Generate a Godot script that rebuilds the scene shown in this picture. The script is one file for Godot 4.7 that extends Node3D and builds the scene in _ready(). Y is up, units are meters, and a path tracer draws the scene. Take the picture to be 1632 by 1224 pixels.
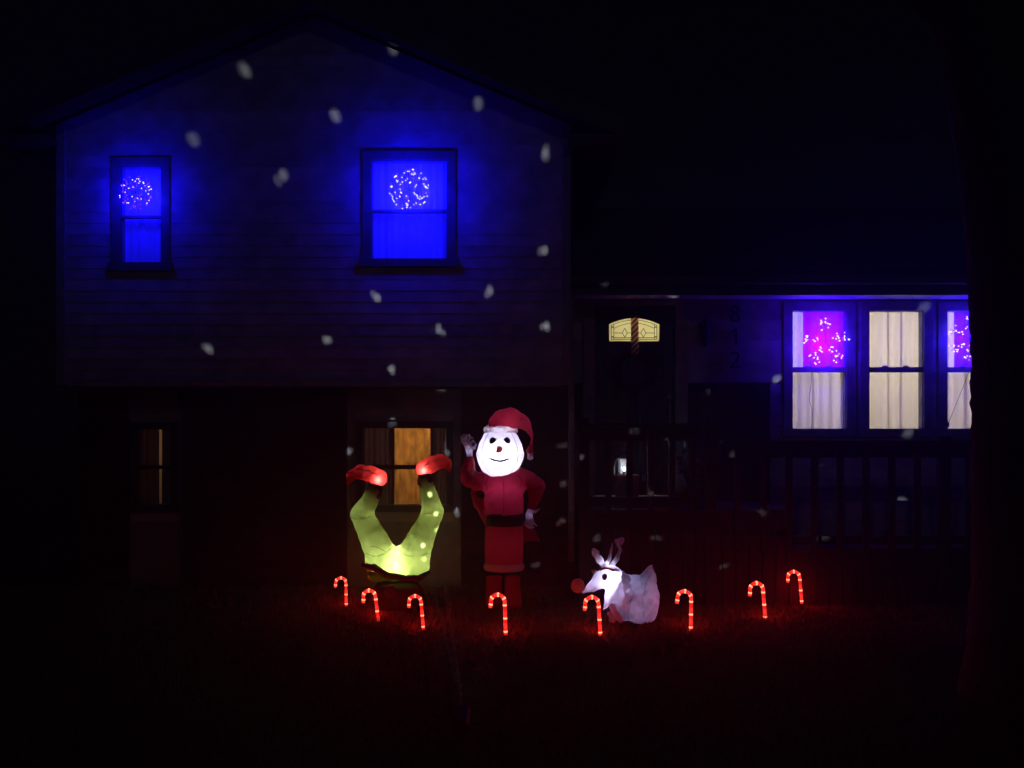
extends Node3D
# A split-level house front on a winter night: lit window snowflakes, three lawn inflatables, a row of lit candy canes.

const EYE := 1.59            # camera height above the foot of the house, metres
var M := {}                  # materials
var rng := RandomNumberGenerator.new()
var house: Node3D

# ------------------------------------------------------------------ placing and naming
func P(px: float, py: float, z: float) -> Vector3:      # survey of the photograph at a known distance z in metres
	return Vector3((px - 816.0) * z / 1400.0, EYE + (700.0 - py) * z / 1400.0, -z)

func thing(called: String, label: String, category: String, at := Vector3.ZERO, group := "") -> Node3D:
	var o := Node3D.new()
	o.name = called
	add_child(o, true)
	if String(o.name) != called:
		o.name = numbered(called)
	o.position = at
	o.set_meta("label", label)
	o.set_meta("category", category)
	if group: o.set_meta("group", group)
	return o

var used := {}
func numbered(called: String) -> String:
	used[called] = used.get(called, 0) + 1
	return "%s_%03d" % [called, used[called]]

var child_names := {}
func obj(called: String, what, m: Material, parent: Node = self) -> MeshInstance3D:
	var o := MeshInstance3D.new()
	var me: Mesh = what.commit() if what is SurfaceTool else what
	o.mesh = me
	o.material_override = m
	var key := str(parent.get_instance_id()) + called
	var n: int = child_names.get(key, 0)
	child_names[key] = n + 1
	o.name = called if n == 0 else "%s_%03d" % [called, n]
	parent.add_child(o, true)
	return o

func group_node(called: String, parent: Node) -> Node3D:
	var o := Node3D.new()
	var key := str(parent.get_instance_id()) + called
	var n: int = child_names.get(key, 0)
	child_names[key] = n + 1
	o.name = called if n == 0 else "%s_%03d" % [called, n]
	parent.add_child(o, true)
	return o

func struct(called: String, what, m: Material) -> MeshInstance3D:
	var o := obj(called, what, m)
	o.set_meta("kind", "structure")
	return o

func lamp(parent: Node, at: Vector3, color: Color, energy: float, size := 0.02, called := "lamp_light") -> OmniLight3D:
	var l := OmniLight3D.new()
	l.name = called
	l.position = at
	l.light_color = color
	l.light_energy = energy
	l.light_size = size
	l.omni_range = 20.0
	l.omni_attenuation = 2.0
	l.shadow_enabled = true
	parent.add_child(l, true)
	return l

# ------------------------------------------------------------------ materials
func lin(r: float, g: float, b: float) -> Color:
	return Color(r, g, b).linear_to_srgb()

func mat(r: float, g: float, b: float, rough := 0.8) -> StandardMaterial3D:
	var m := StandardMaterial3D.new()
	m.albedo_color = lin(r, g, b)
	m.roughness = rough
	m.metallic_specular = 0.35
	return m

func noise_tex(freq: float, seed_: int, lo := 0.75, hi := 1.0, size := 256) -> NoiseTexture2D:
	var n := FastNoiseLite.new()
	n.seed = seed_
	n.frequency = freq
	n.fractal_octaves = 4
	var t := NoiseTexture2D.new()
	t.width = size
	t.height = size
	t.seamless = true
	t.noise = n
	var g := Gradient.new()
	g.set_color(0, Color(lo, lo, lo))
	g.set_color(1, Color(hi, hi, hi))
	t.color_ramp = g
	return t

func grainy(m: StandardMaterial3D, tex: Texture2D, scale: float, bump: Texture2D = null, bump_cm := 0.2) -> StandardMaterial3D:
	m.albedo_texture = tex
	m.uv1_triplanar = true
	m.uv1_scale = Vector3.ONE * scale
	if bump:
		m.heightmap_enabled = true
		m.heightmap_texture = bump
		m.heightmap_scale = bump_cm
	return m

func fabric(r: float, g: float, b: float, tr: float, tg: float, tb: float) -> StandardMaterial3D:   # thin nylon that lets a lamp shine through
	var m := mat(r, g, b, 0.55)
	m.backlight_enabled = true
	m.backlight = lin(tr, tg, tb)
	m.heightmap_enabled = true
	m.heightmap_texture = M.wrinkle
	m.heightmap_scale = 0.9
	m.uv1_triplanar = true
	m.uv1_scale = Vector3.ONE * 1.6
	return m

func glow(r: float, g: float, b: float, e: float) -> StandardMaterial3D:
	var m := mat(r * 0.5, g * 0.5, b * 0.5, 0.4)
	m.emission_enabled = true
	m.emission = lin(r, g, b)
	m.emission_energy_multiplier = e
	return m

func make_materials() -> void:
	M.wrinkle = noise_tex(0.012, 5, 0.0, 1.0)
	var patch := noise_tex(0.02, 1, 0.72, 1.0)
	var fine := noise_tex(0.09, 2, 0.6, 1.0)
	M.siding = grainy(mat(0.34, 0.32, 0.31, 0.6), patch, 0.6)
	M.siding_dim = grainy(mat(0.29, 0.275, 0.265, 0.6), patch, 0.7)
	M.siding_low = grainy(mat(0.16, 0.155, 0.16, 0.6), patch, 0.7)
	M.sheath = mat(0.2, 0.19, 0.18)
	M.trim = grainy(mat(0.22, 0.21, 0.21, 0.55), patch, 0.9)
	M.dark_trim = grainy(mat(0.05, 0.045, 0.045, 0.5), patch, 0.9)
	M.upper_trim = grainy(mat(0.1, 0.095, 0.095, 0.5), patch, 0.9)
	M.white_trim = grainy(mat(0.6, 0.6, 0.58, 0.5), patch, 0.8)
	M.brick = [grainy(mat(0.055, 0.024, 0.02, 0.9), fine, 2.0), grainy(mat(0.04, 0.02, 0.018, 0.9), fine, 2.3), grainy(mat(0.065, 0.03, 0.022, 0.9), fine, 1.7)]
	M.mortar = grainy(mat(0.05, 0.046, 0.043, 0.95), fine, 3.0)
	M.roof = grainy(mat(0.018, 0.017, 0.018, 0.95), fine, 1.4, fine, 0.4)
	M.room = mat(0.45, 0.42, 0.38, 0.9)
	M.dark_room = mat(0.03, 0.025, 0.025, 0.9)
	M.deck = grainy(mat(0.035, 0.024, 0.018, 0.8), fine, 0.8, fine, 0.2)
	M.rail = grainy(mat(0.02, 0.015, 0.012, 0.8), fine, 0.8)
	M.door = grainy(mat(0.06, 0.065, 0.06, 0.45), patch, 0.8)
	M.black = mat(0.01, 0.01, 0.012, 0.5)
	M.metal = mat(0.35, 0.33, 0.3, 0.3)
	M.metal.metallic = 0.9
	M.glass = mat(1, 1, 1, 0.02)
	M.glass.transparency = BaseMaterial3D.TRANSPARENCY_ALPHA
	M.glass.albedo_color = Color(1, 1, 1, 0.06)
	M.ground = grainy(mat(0.08, 0.065, 0.04, 0.95), noise_tex(0.03, 9, 0.5, 1.0), 0.5, fine, 1.5)
	M.grass = mat(0.045, 0.05, 0.02, 0.7)
	M.grass.vertex_color_use_as_albedo = true
	M.grass.albedo_color = Color.WHITE
	M.bark = grainy(mat(0.06, 0.047, 0.038, 0.95), fine, 1.2, fine, 2.5)
	M.leaf = mat(0.05, 0.07, 0.03, 0.6)

# ------------------------------------------------------------------ mesh helpers
func tool_() -> SurfaceTool:
	var st := SurfaceTool.new()
	st.begin(Mesh.PRIMITIVE_TRIANGLES)
	return st

func tri(st: SurfaceTool, a: Vector3, b: Vector3, c: Vector3, na: Vector3, nb: Vector3, nc: Vector3) -> void:
	if (b - a).cross(c - a).dot(na + nb + nc) > 0.0:
		st.set_normal(na); st.add_vertex(a)
		st.set_normal(nc); st.add_vertex(c)
		st.set_normal(nb); st.add_vertex(b)
	else:
		st.set_normal(na); st.add_vertex(a)
		st.set_normal(nb); st.add_vertex(b)
		st.set_normal(nc); st.add_vertex(c)

func quad(st: SurfaceTool, a: Vector3, b: Vector3, c: Vector3, d: Vector3, n: Vector3) -> void:
	tri(st, a, b, c, n, n, n)
	tri(st, a, c, d, n, n, n)

func box(st: SurfaceTool, lo: Vector3, hi: Vector3) -> void:      # axis-aligned, with a fine chamfer left to size
	var v := []
	for i in 8:
		v.append(Vector3(hi.x if i & 1 else lo.x, hi.y if i & 2 else lo.y, hi.z if i & 4 else lo.z))
	quad(st, v[0], v[1], v[3], v[2], Vector3(0, 0, -1))
	quad(st, v[4], v[5], v[7], v[6], Vector3(0, 0, 1))
	quad(st, v[0], v[2], v[6], v[4], Vector3(-1, 0, 0))
	quad(st, v[1], v[3], v[7], v[5], Vector3(1, 0, 0))
	quad(st, v[0], v[1], v[5], v[4], Vector3(0, -1, 0))
	quad(st, v[2], v[3], v[7], v[6], Vector3(0, 1, 0))

func hexa(st: SurfaceTool, v: Array) -> void:                     # eight corners: bottom four round, top four round
	var mid := Vector3.ZERO
	for p in v: mid += p / 8.0
	for f in [[0, 1, 2, 3], [4, 5, 6, 7], [0, 1, 5, 4], [1, 2, 6, 5], [2, 3, 7, 6], [3, 0, 4, 7]]:
		var n: Vector3 = (v[f[1]] - v[f[0]]).cross(v[f[2]] - v[f[0]]).normalized()
		if n == Vector3.ZERO: n = (v[f[2]] - v[f[0]]).cross(v[f[3]] - v[f[0]]).normalized()
		if n.dot((v[f[0]] + v[f[2]]) / 2.0 - mid) < 0: n = -n
		quad(st, v[f[0]], v[f[1]], v[f[2]], v[f[3]], n)

func bar(st: SurfaceTool, a: Vector3, b: Vector3, w: float, t: float, side := Vector3(0, 0, 1)) -> void:
	var d := (b - a).normalized()
	var u := d.cross(side).normalized() * w / 2.0
	var s := side.normalized() * t / 2.0
	hexa(st, [a - u - s, a + u - s, a + u + s, a - u + s, b - u - s, b + u - s, b + u + s, b - u + s])

func prism(st: SurfaceTool, poly: PackedVector2Array, z0: float, z1: float) -> void:
	var idx := Geometry2D.triangulate_polygon(poly)
	for i in range(0, idx.size(), 3):
		for zz in [[z0, Vector3(0, 0, -1)], [z1, Vector3(0, 0, 1)]]:
			var z: float = zz[0]
			tri(st, Vector3(poly[idx[i]].x, poly[idx[i]].y, z), Vector3(poly[idx[i + 1]].x, poly[idx[i + 1]].y, z), Vector3(poly[idx[i + 2]].x, poly[idx[i + 2]].y, z), zz[1], zz[1], zz[1])
	var ccw := 0.0
	for i in poly.size():
		ccw += poly[i].cross(poly[(i + 1) % poly.size()])
	for i in poly.size():
		var p := poly[i]
		var q := poly[(i + 1) % poly.size()]
		var e := (q - p).normalized()
		var n := Vector3(e.y, -e.x, 0) * signf(ccw)
		quad(st, Vector3(p.x, p.y, z0), Vector3(q.x, q.y, z0), Vector3(q.x, q.y, z1), Vector3(p.x, p.y, z1), n)

func tube(st: SurfaceTool, pts: Array, radii: Array, sides := 10, rough := 0.0, flat := 1.0) -> void:
	var rings := []
	var norms := []
	var u := Vector3.ZERO
	for i in pts.size():
		var d: Vector3 = (pts[mini(i + 1, pts.size() - 1)] - pts[maxi(i - 1, 0)]).normalized()
		if u == Vector3.ZERO:
			u = d.cross(Vector3(0.1, 0.2, 1)).normalized()
		u = (u - d * u.dot(d)).normalized()
		var w := d.cross(u)
		var r: float = radii[mini(i, radii.size() - 1)]
		var ring := []
		var nr := []
		for k in sides:
			var a := TAU * k / sides
			var n := u * cos(a) + w * sin(a)
			var rr := r * (1.0 + rough * rng.randf_range(-1, 1))
			var off := n * rr
			off.z *= flat
			ring.append(pts[i] + off)
			nr.append(n)
		rings.append(ring)
		norms.append(nr)
	for i in pts.size() - 1:
		for k in sides:
			var l := (k + 1) % sides
			tri(st, rings[i][k], rings[i][l], rings[i + 1][l], norms[i][k], norms[i][l], norms[i + 1][l])
			tri(st, rings[i][k], rings[i + 1][l], rings[i + 1][k], norms[i][k], norms[i + 1][l], norms[i + 1][k])
	for e in [0, pts.size() - 1]:
		var out: Vector3 = (pts[e] - pts[1 if e == 0 else e - 1]).normalized()
		for k in sides:
			tri(st, pts[e], rings[e][k], rings[e][(k + 1) % sides], out, out, out)

func smooth_path(pts: Array, steps := 5) -> Array:                # Catmull-Rom
	var out := []
	for i in pts.size() - 1:
		var a: Vector3 = pts[maxi(i - 1, 0)]
		var b: Vector3 = pts[i]
		var c: Vector3 = pts[i + 1]
		var d: Vector3 = pts[mini(i + 2, pts.size() - 1)]
		for s in steps:
			out.append(b.cubic_interpolate(c, a, d, float(s) / steps))
	out.append(pts[-1])
	return out

func lathe(st: SurfaceTool, c: Vector3, prof: Array, sides := 28, sz := 1.0, lobes := 0, lobe := 0.0) -> void:   # prof: [radius, height] from the bottom up
	var ring := func(i: int, k: int) -> Vector3:
		var a := TAU * k / sides
		var r: float = prof[i][0] * (1.0 + lobe * cos(a * lobes))
		return c + Vector3(cos(a) * r, prof[i][1], sin(a) * r * sz)
	var nrm := func(i: int, k: int) -> Vector3:
		var a := TAU * k / sides
		var j0 := maxi(i - 1, 0)
		var j1 := mini(i + 1, prof.size() - 1)
		var dr: float = prof[j1][0] - prof[j0][0]
		var dh: float = prof[j1][1] - prof[j0][1]
		return Vector3(cos(a) * dh, -dr, sin(a) * dh / sz).normalized()
	for i in prof.size() - 1:
		for k in sides:
			tri(st, ring.call(i, k), ring.call(i, k + 1), ring.call(i + 1, k + 1), nrm.call(i, k), nrm.call(i, k + 1), nrm.call(i + 1, k + 1))
			tri(st, ring.call(i, k), ring.call(i + 1, k + 1), ring.call(i + 1, k), nrm.call(i, k), nrm.call(i + 1, k + 1), nrm.call(i + 1, k))

func ball(st: SurfaceTool, c: Vector3, r: Vector3, rows := 8, sides := 12) -> void:
	var pt := func(i: int, k: int) -> Vector3:
		var a := PI * i / rows - PI / 2.0
		var b := TAU * k / sides
		return Vector3(cos(a) * cos(b), sin(a), cos(a) * sin(b))
	for i in rows:
		for k in sides:
			var q := [pt.call(i, k), pt.call(i, k + 1), pt.call(i + 1, k + 1), pt.call(i + 1, k)]
			var n := []
			for v in q: n.append((v / r).normalized())
			if i > 0: tri(st, c + q[0] * r, c + q[1] * r, c + q[2] * r, n[0], n[1], n[2])
			if i < rows - 1: tri(st, c + q[0] * r, c + q[2] * r, c + q[3] * r, n[0], n[2], n[3])

# One continuous skin over tapered capsules [a, b, ra, rb] (optional fifth: +1 join, -1 cut away), meshed as surface nets.
func skin(prims: Array, cell: float, k: float, depth := 1.0, wrinkle := 0.0, freq := 9.0) -> ArrayMesh:
	var lo := Vector3.ONE * 1e9
	var hi := -lo
	for p in prims:
		if p.size() > 4 and p[4] < 0: continue
		for e in [[p[0], p[2]], [p[1], p[3]]]:
			lo = lo.min(e[0] - Vector3.ONE * (e[1] + k * 0.3 + 2 * cell))
			hi = hi.max(e[0] + Vector3.ONE * (e[1] + k * 0.3 + 2 * cell))
	var nx := int((hi.x - lo.x) / cell) + 2
	var ny := int((hi.y - lo.y) / cell) + 2
	var nz := int((hi.z - lo.z) / cell) + 2
	var f := PackedFloat32Array()
	f.resize(nx * ny * nz)
	f.fill(1.0)
	for p in prims:
		var a: Vector3 = p[0]
		var ab: Vector3 = p[1] - p[0]
		var ra: float = p[2]
		var rb: float = p[3]
		var cut: bool = p.size() > 4 and p[4] < 0
		var l2 := maxf(ab.length_squared(), 1e-9)
		var pad := Vector3.ONE * (maxf(ra, rb) + k + 3 * cell)
		var i0 := ((a.min(p[1]) - pad - lo) / cell).floor().max(Vector3.ZERO)
		var i1 := ((a.max(p[1]) + pad - lo) / cell).ceil().min(Vector3(nx - 1, ny - 1, nz - 1))
		for z in range(int(i0.z), int(i1.z) + 1):
			for y in range(int(i0.y), int(i1.y) + 1):
				var at := (z * ny + y) * nx
				for x in range(int(i0.x), int(i1.x) + 1):
					var q := lo + Vector3(x, y, z) * cell - a
					var t := clampf(q.dot(ab) / l2, 0.0, 1.0)
					q -= ab * t
					q.z /= depth
					var d := q.length() - lerpf(ra, rb, t)
					var o := f[at + x]
					if cut:
						f[at + x] = maxf(o, -d)
					else:
						var h := maxf(k - absf(o - d), 0.0) / k
						f[at + x] = minf(o, d) - h * h * k * 0.25
	if wrinkle > 0.0:
		var nn := FastNoiseLite.new()
		nn.seed = 11
		nn.frequency = freq
		nn.fractal_octaves = 2
		for z in nz:
			for y in ny:
				for x in nx:
					var at := (z * ny + y) * nx + x
					if absf(f[at]) < 3.0 * cell + wrinkle:
						f[at] += wrinkle * nn.get_noise_3d(lo.x + x * cell, lo.y + y * cell, lo.z + z * cell)
	var vert := {}
	var vs := PackedVector3Array()
	var ns := PackedVector3Array()
	var off := []
	for c in 8:
		off.append(((c >> 2) * ny + ((c >> 1) & 1)) * nx + (c & 1))
	for z in nz - 1:
		for y in ny - 1:
			for x in nx - 1:
				var at := (z * ny + y) * nx + x
				var inside := 0
				for c in 8:
					if f[at + off[c]] < 0: inside += 1
				if inside == 0 or inside == 8: continue
				var sum := Vector3.ZERO
				var n := 0
				for c in 8:
					for b in [1, 2, 4]:
						if c & b: continue
						var fa := f[at + off[c]]
						var fb := f[at + off[c | b]]
						if (fa < 0) != (fb < 0):
							var t := fa / (fa - fb)
							var pa := Vector3(c & 1, (c >> 1) & 1, c >> 2)
							var pb := Vector3((c | b) & 1, ((c | b) >> 1) & 1, (c | b) >> 2)
							sum += pa.lerp(pb, t)
							n += 1
				var g := Vector3.ZERO
				for c in 8:
					g += Vector3(1 if c & 1 else -1, 1 if c & 2 else -1, 1 if c & 4 else -1) * f[at + off[c]]
				vert[at] = vs.size()
				vs.append(lo + (Vector3(x, y, z) + sum / n) * cell)
				ns.append(g.normalized())
	var ix := PackedInt32Array()
	for at in vert:
		var x: int = at % nx
		var y: int = (at / nx) % ny
		var z: int = at / (nx * ny)
		if x == 0 or y == 0 or z == 0: continue
		for ax in [[1, nx, nx * ny], [nx, nx * ny, 1], [nx * ny, 1, nx]]:
			if (f[at] < 0) == (f[at + ax[0]] < 0): continue
			var ids := [at, at - ax[1], at - ax[1] - ax[2], at - ax[2]]
			var ok := true
			for i in ids: ok = ok and vert.has(i)
			if not ok: continue
			var v: Array = ids.map(func(i): return vert[i])
			var gn: Vector3 = (vs[v[1]] - vs[v[0]]).cross(vs[v[2]] - vs[v[0]])
			if gn.dot(ns[v[0]] + ns[v[2]]) > 0: v.reverse()
			ix.append_array([v[0], v[1], v[2], v[0], v[2], v[3]])
	var sm := ns.duplicate()
	for rep in 1:
		for i in range(0, ix.size(), 3):
			for j in 3:
				sm[ix[i + j]] += (ns[ix[i + (j + 1) % 3]] + ns[ix[i + (j + 2) % 3]]) * 0.3
	for i in sm.size(): sm[i] = sm[i].normalized()
	var arr := []
	arr.resize(Mesh.ARRAY_MAX)
	arr[Mesh.ARRAY_VERTEX] = vs
	arr[Mesh.ARRAY_NORMAL] = sm
	arr[Mesh.ARRAY_INDEX] = ix
	var me := ArrayMesh.new()
	me.add_surface_from_arrays(Mesh.PRIMITIVE_TRIANGLES, arr)
	return me

# a sewn seam laid on the front of a skin along points seen from the front
func seam(parent: Node, me: ArrayMesh, pts: Array, m: Material, r := 0.003) -> void:
	var vs: PackedVector3Array = me.surface_get_arrays(0)[Mesh.ARRAY_VERTEX]
	var on := []
	for p in smooth_path(pts, 5):
		var best := Vector3.ZERO
		var score := 1e9
		for v in vs:
			var d := Vector2(v.x - p.x, v.y - p.y).length()
			if d < 0.035:
				var sc: float = d - v.z * 0.5
				if sc < score:
					score = sc
					best = v
		if score < 1e9: on.append(Vector3(p.x, p.y, best.z + 0.001))
	if on.size() < 3: return
	for k in 2:
		var soft := on.duplicate()
		for i in range(1, on.size() - 1): soft[i].z = (on[i - 1].z + on[i].z * 2 + on[i + 1].z) / 4.0
		on = soft
	var st := tool_()
	tube(st, on, [r], 6)
	obj("seam", st, m, parent)

func chain(prims: Array, pts: Array, radii: Array) -> void:
	for i in pts.size() - 1:
		prims.append([pts[i], pts[i + 1], radii[i], radii[i + 1]])

# ------------------------------------------------------------------ house
func holed(st: SurfaceTool, x0: float, x1: float, y0: float, y1: float, z0: float, z1: float, holes: Array) -> void:
	var xs := [x0, x1]
	var ys := [y0, y1]
	for h in holes:
		for v in [h[0], h[1]]: if v > x0 and v < x1: xs.append(v)
		for v in [h[2], h[3]]: if v > y0 and v < y1: ys.append(v)
	xs.sort()
	ys.sort()
	for i in xs.size() - 1:
		for j in ys.size() - 1:
			var cx: float = (xs[i] + xs[i + 1]) / 2
			var cy: float = (ys[j] + ys[j + 1]) / 2
			var open: bool = xs[i + 1] - xs[i] < 1e-4 or ys[j + 1] - ys[j] < 1e-4
			for h in holes:
				open = open or (cx > h[0] and cx < h[1] and cy > h[2] and cy < h[3])
			if not open:
				box(st, Vector3(xs[i], ys[j], z0), Vector3(xs[i + 1], ys[j + 1], z1))

# lap siding, one mesh per board; xr gives the board's left and right end at a height
func siding(parent: Node, y0: float, y1: float, z: float, xr: Callable, holes: Array, m: Array, exposure := 0.115) -> void:
	var y := y0
	while y < y1 - 0.01:
		var top := minf(y + exposure, y1)
		var lo: Vector2 = xr.call(y)
		var up: Vector2 = xr.call(top)
		var cuts := [[0.0, 0.0]]
		var spans := [[lo.x, lo.y, up.x, up.y]]
		for h in holes:
			if top <= h[2] + 0.002 or y >= h[3] - 0.002: continue
			var next := []
			for s in spans:
				if h[1] <= s[0] or h[0] >= s[1]:
					next.append(s)
					continue
				if h[0] > s[0]: next.append([s[0], h[0], s[2], h[0]])
				if h[1] < s[1]: next.append([h[1], s[1], h[1], s[3]])
			spans = next
		for s in spans:
			if s[1] - s[0] < 0.02: continue
			if s[3] < s[2]: 
				s[2] = (s[2] + s[3]) / 2
				s[3] = s[2] + 0.001
			var st := tool_()
			hexa(st, [Vector3(s[0], y, z), Vector3(s[1], y, z), Vector3(s[1], y, z + 0.007), Vector3(s[0], y, z + 0.007),
				Vector3(s[2], top, z), Vector3(s[3], top, z), Vector3(s[3], top, z + 0.004), Vector3(s[2], top, z + 0.004)])
			obj("siding_board", st, m[rng.randi() % m.size()], parent)
		y += exposure

func brick_panel(parent: Node, x0: float, x1: float, y0: float, y1: float, z: float) -> void:
	var w := group_node("brick_panel", parent)
	var back := tool_()
	box(back, Vector3(x0, y0, z - 0.09), Vector3(x1, y1, z))
	obj("mortar_bed", back, M.mortar, w)
	var sts := [tool_(), tool_(), tool_()]
	var y := y0 + 0.005
	var row := 0
	while y + 0.06 < y1:
		var x := x0 - (0.105 if row % 2 else 0.0)
		while x < x1:
			var a := maxf(x, x0)
			var b := minf(x + 0.2, x1)
			if b - a > 0.02:
				box(sts[rng.randi() % 3], Vector3(a, y, z - 0.01), Vector3(b, y + 0.06, z + 0.006 + rng.randf() * 0.005))
			x += 0.21
		y += 0.07
		row += 1
	for i in 3:
		obj("brickwork", sts[i], M.brick[i], w).set_meta("kind", "stuff")

# a double-hung window with casing, sill, two panes and a meeting rail; g is the glass opening [x0, x1, y0, y1]
func make_window(g: Array, r0: float, r1: float, z: float, casing: float, cm: Material, locks := false) -> void:
	var w := group_node("window", house)
	var st := tool_()
	var zi := z - 0.10
	var e := 0.03
	box(st, Vector3(g[0] - casing, g[3], z - 0.02), Vector3(g[1] + casing, g[3] + casing, z + 0.016))
	box(st, Vector3(g[0] - casing, g[2] - casing * 0.5, z - 0.02), Vector3(g[0], g[3], z + 0.015))
	box(st, Vector3(g[1], g[2] - casing * 0.5, z - 0.02), Vector3(g[1] + casing, g[3], z + 0.015))
	obj("frame", st, cm, w)
	st = tool_()
	for s in [[g[0] - e, g[0] + 0.004], [g[1] - 0.004, g[1] + e]]:
		box(st, Vector3(s[0], g[2], zi), Vector3(s[1], g[3], z - 0.021))
	box(st, Vector3(g[0], g[3] - 0.004, zi), Vector3(g[1], g[3] + e, z - 0.021))
	obj("sash_frame", st, cm, w)
	st = tool_()
	box(st, Vector3(g[0] - casing - 0.03, g[2] - casing * 0.5 - 0.04, z - 0.12), Vector3(g[1] + casing + 0.03, g[2] - 0.004, z + 0.028))
	obj("sill", st, cm, w)
	st = tool_()
	box(st, Vector3(g[0], r0, z - 0.06), Vector3(g[1], r1, z - 0.006))
	var rail := obj("meeting_rail", st, cm, w)
	if locks:
		for fx in [0.32, 0.70]:
			var l := tool_()
			ball(l, Vector3(lerpf(g[0], g[1], fx), r1, z - 0.035), Vector3(0.04, 0.022, 0.02), 6, 10)
			obj("sash_lock", l, cm, rail)
	for y in [[r1, g[3], -0.028], [g[2], r0, -0.042]]:
		st = tool_()
		quad(st, Vector3(g[0], y[0], z + y[2]), Vector3(g[1], y[0], z + y[2]), Vector3(g[1], y[1], z + y[2]), Vector3(g[0], y[1], z + y[2]), Vector3(0, 0, 1))
		obj("pane", st, M.glass, w)

func room(x0: float, x1: float, y0: float, y1: float, zf: float, zb: float, m: Material) -> void:    # closed box behind a window, open to the front
	var st := tool_()
	var t := 0.05
	box(st, Vector3(x0 - t, y0 - t, zb - t), Vector3(x1 + t, y1 + t, zb))
	box(st, Vector3(x0 - t, y0 - t, zb), Vector3(x0, y1 + t, zf))
	box(st, Vector3(x1, y0 - t, zb), Vector3(x1 + t, y1 + t, zf))
	box(st, Vector3(x0, y0 - t, zb), Vector3(x1, y0, zf))
	box(st, Vector3(x0, y1, zb), Vector3(x1, y1 + t, zf))
	obj("room_wall", st, m, house)

func curtain_mesh(x0: float, x1: float, y0: float, y1: float, z: float, folds: float, amp: float, seed_: int, pleats := 0) -> SurfaceTool:
	var st := tool_()
	var r := RandomNumberGenerator.new()
	r.seed = seed_
	var ph := [r.randf() * TAU, r.randf() * TAU, r.randf() * TAU]
	var depth := func(u: float) -> float:
		return amp * (sin(u * folds * TAU + ph[0]) * 0.6 + sin(u * folds * 2.3 * TAU + ph[1]) * 0.35 + 0.5 * pow(maxf(0.0, sin(u * folds * 0.61 * TAU + ph[2])), 6.0))
	var n := 90
	for i in n:
		var u0 := float(i) / n
		var u1 := float(i + 1) / n
		var p := []
		for u in [u0, u1]:
			for y in [y0, y1]:
				var s: float = 1.0 if y == y1 else 1.15
				p.append(Vector3(lerpf(x0, x1, u), y, z + depth.call(u) * s))
		var n0 := Vector3(-(depth.call(u0 + 0.004) - depth.call(u0 - 0.004)) / (0.008 * (x1 - x0)), 0, 1).normalized()
		var n1 := Vector3(-(depth.call(u1 + 0.004) - depth.call(u1 - 0.004)) / (0.008 * (x1 - x0)), 0, 1).normalized()
		tri(st, p[0], p[2], p[3], n0, n1, n1)
		tri(st, p[0], p[3], p[1], n0, n1, n0)
	for k in pleats:            # folds where the cloth lies double
		var u := (k + r.randf_range(0.15, 0.85)) / pleats
		var w := r.randf_range(0.005, 0.02)
		var lean := r.randf_range(-0.012, 0.012)
		var q := []
		for e in [-1, 1]:
			for y in [y0, y1]:
				var uu := clampf(u + e * w + (lean if y == y0 else 0.0), 0.0, 1.0)
				q.append(Vector3(lerpf(x0, x1, uu), y, z + depth.call(uu) - 0.012))
		quad(st, q[0], q[2], q[3], q[1], Vector3(0, 0, 1))
	return st

func curtain(label: String, x0: float, x1: float, y0: float, y1: float, z: float, folds: float, amp: float, m: Material, group := "", seed_ := 1) -> void:
	var t := thing("curtain", label, "curtain", Vector3((x0 + x1) / 2, y0, z), group)
	obj("cloth", curtain_mesh(x0 - (x0 + x1) / 2, x1 - (x0 + x1) / 2, 0, y1 - y0, 0, folds, amp, seed_, 4 if m == M.get("cream") else 0), m, t)
	var st := tool_()
	tube(st, [Vector3(x0 - (x0 + x1) / 2 - 0.04, y1 - y0, -0.005), Vector3(x1 - (x0 + x1) / 2 + 0.04, y1 - y0, -0.005)], [0.011], 8)
	obj("curtain_rod", st, M.black, t)

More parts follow.
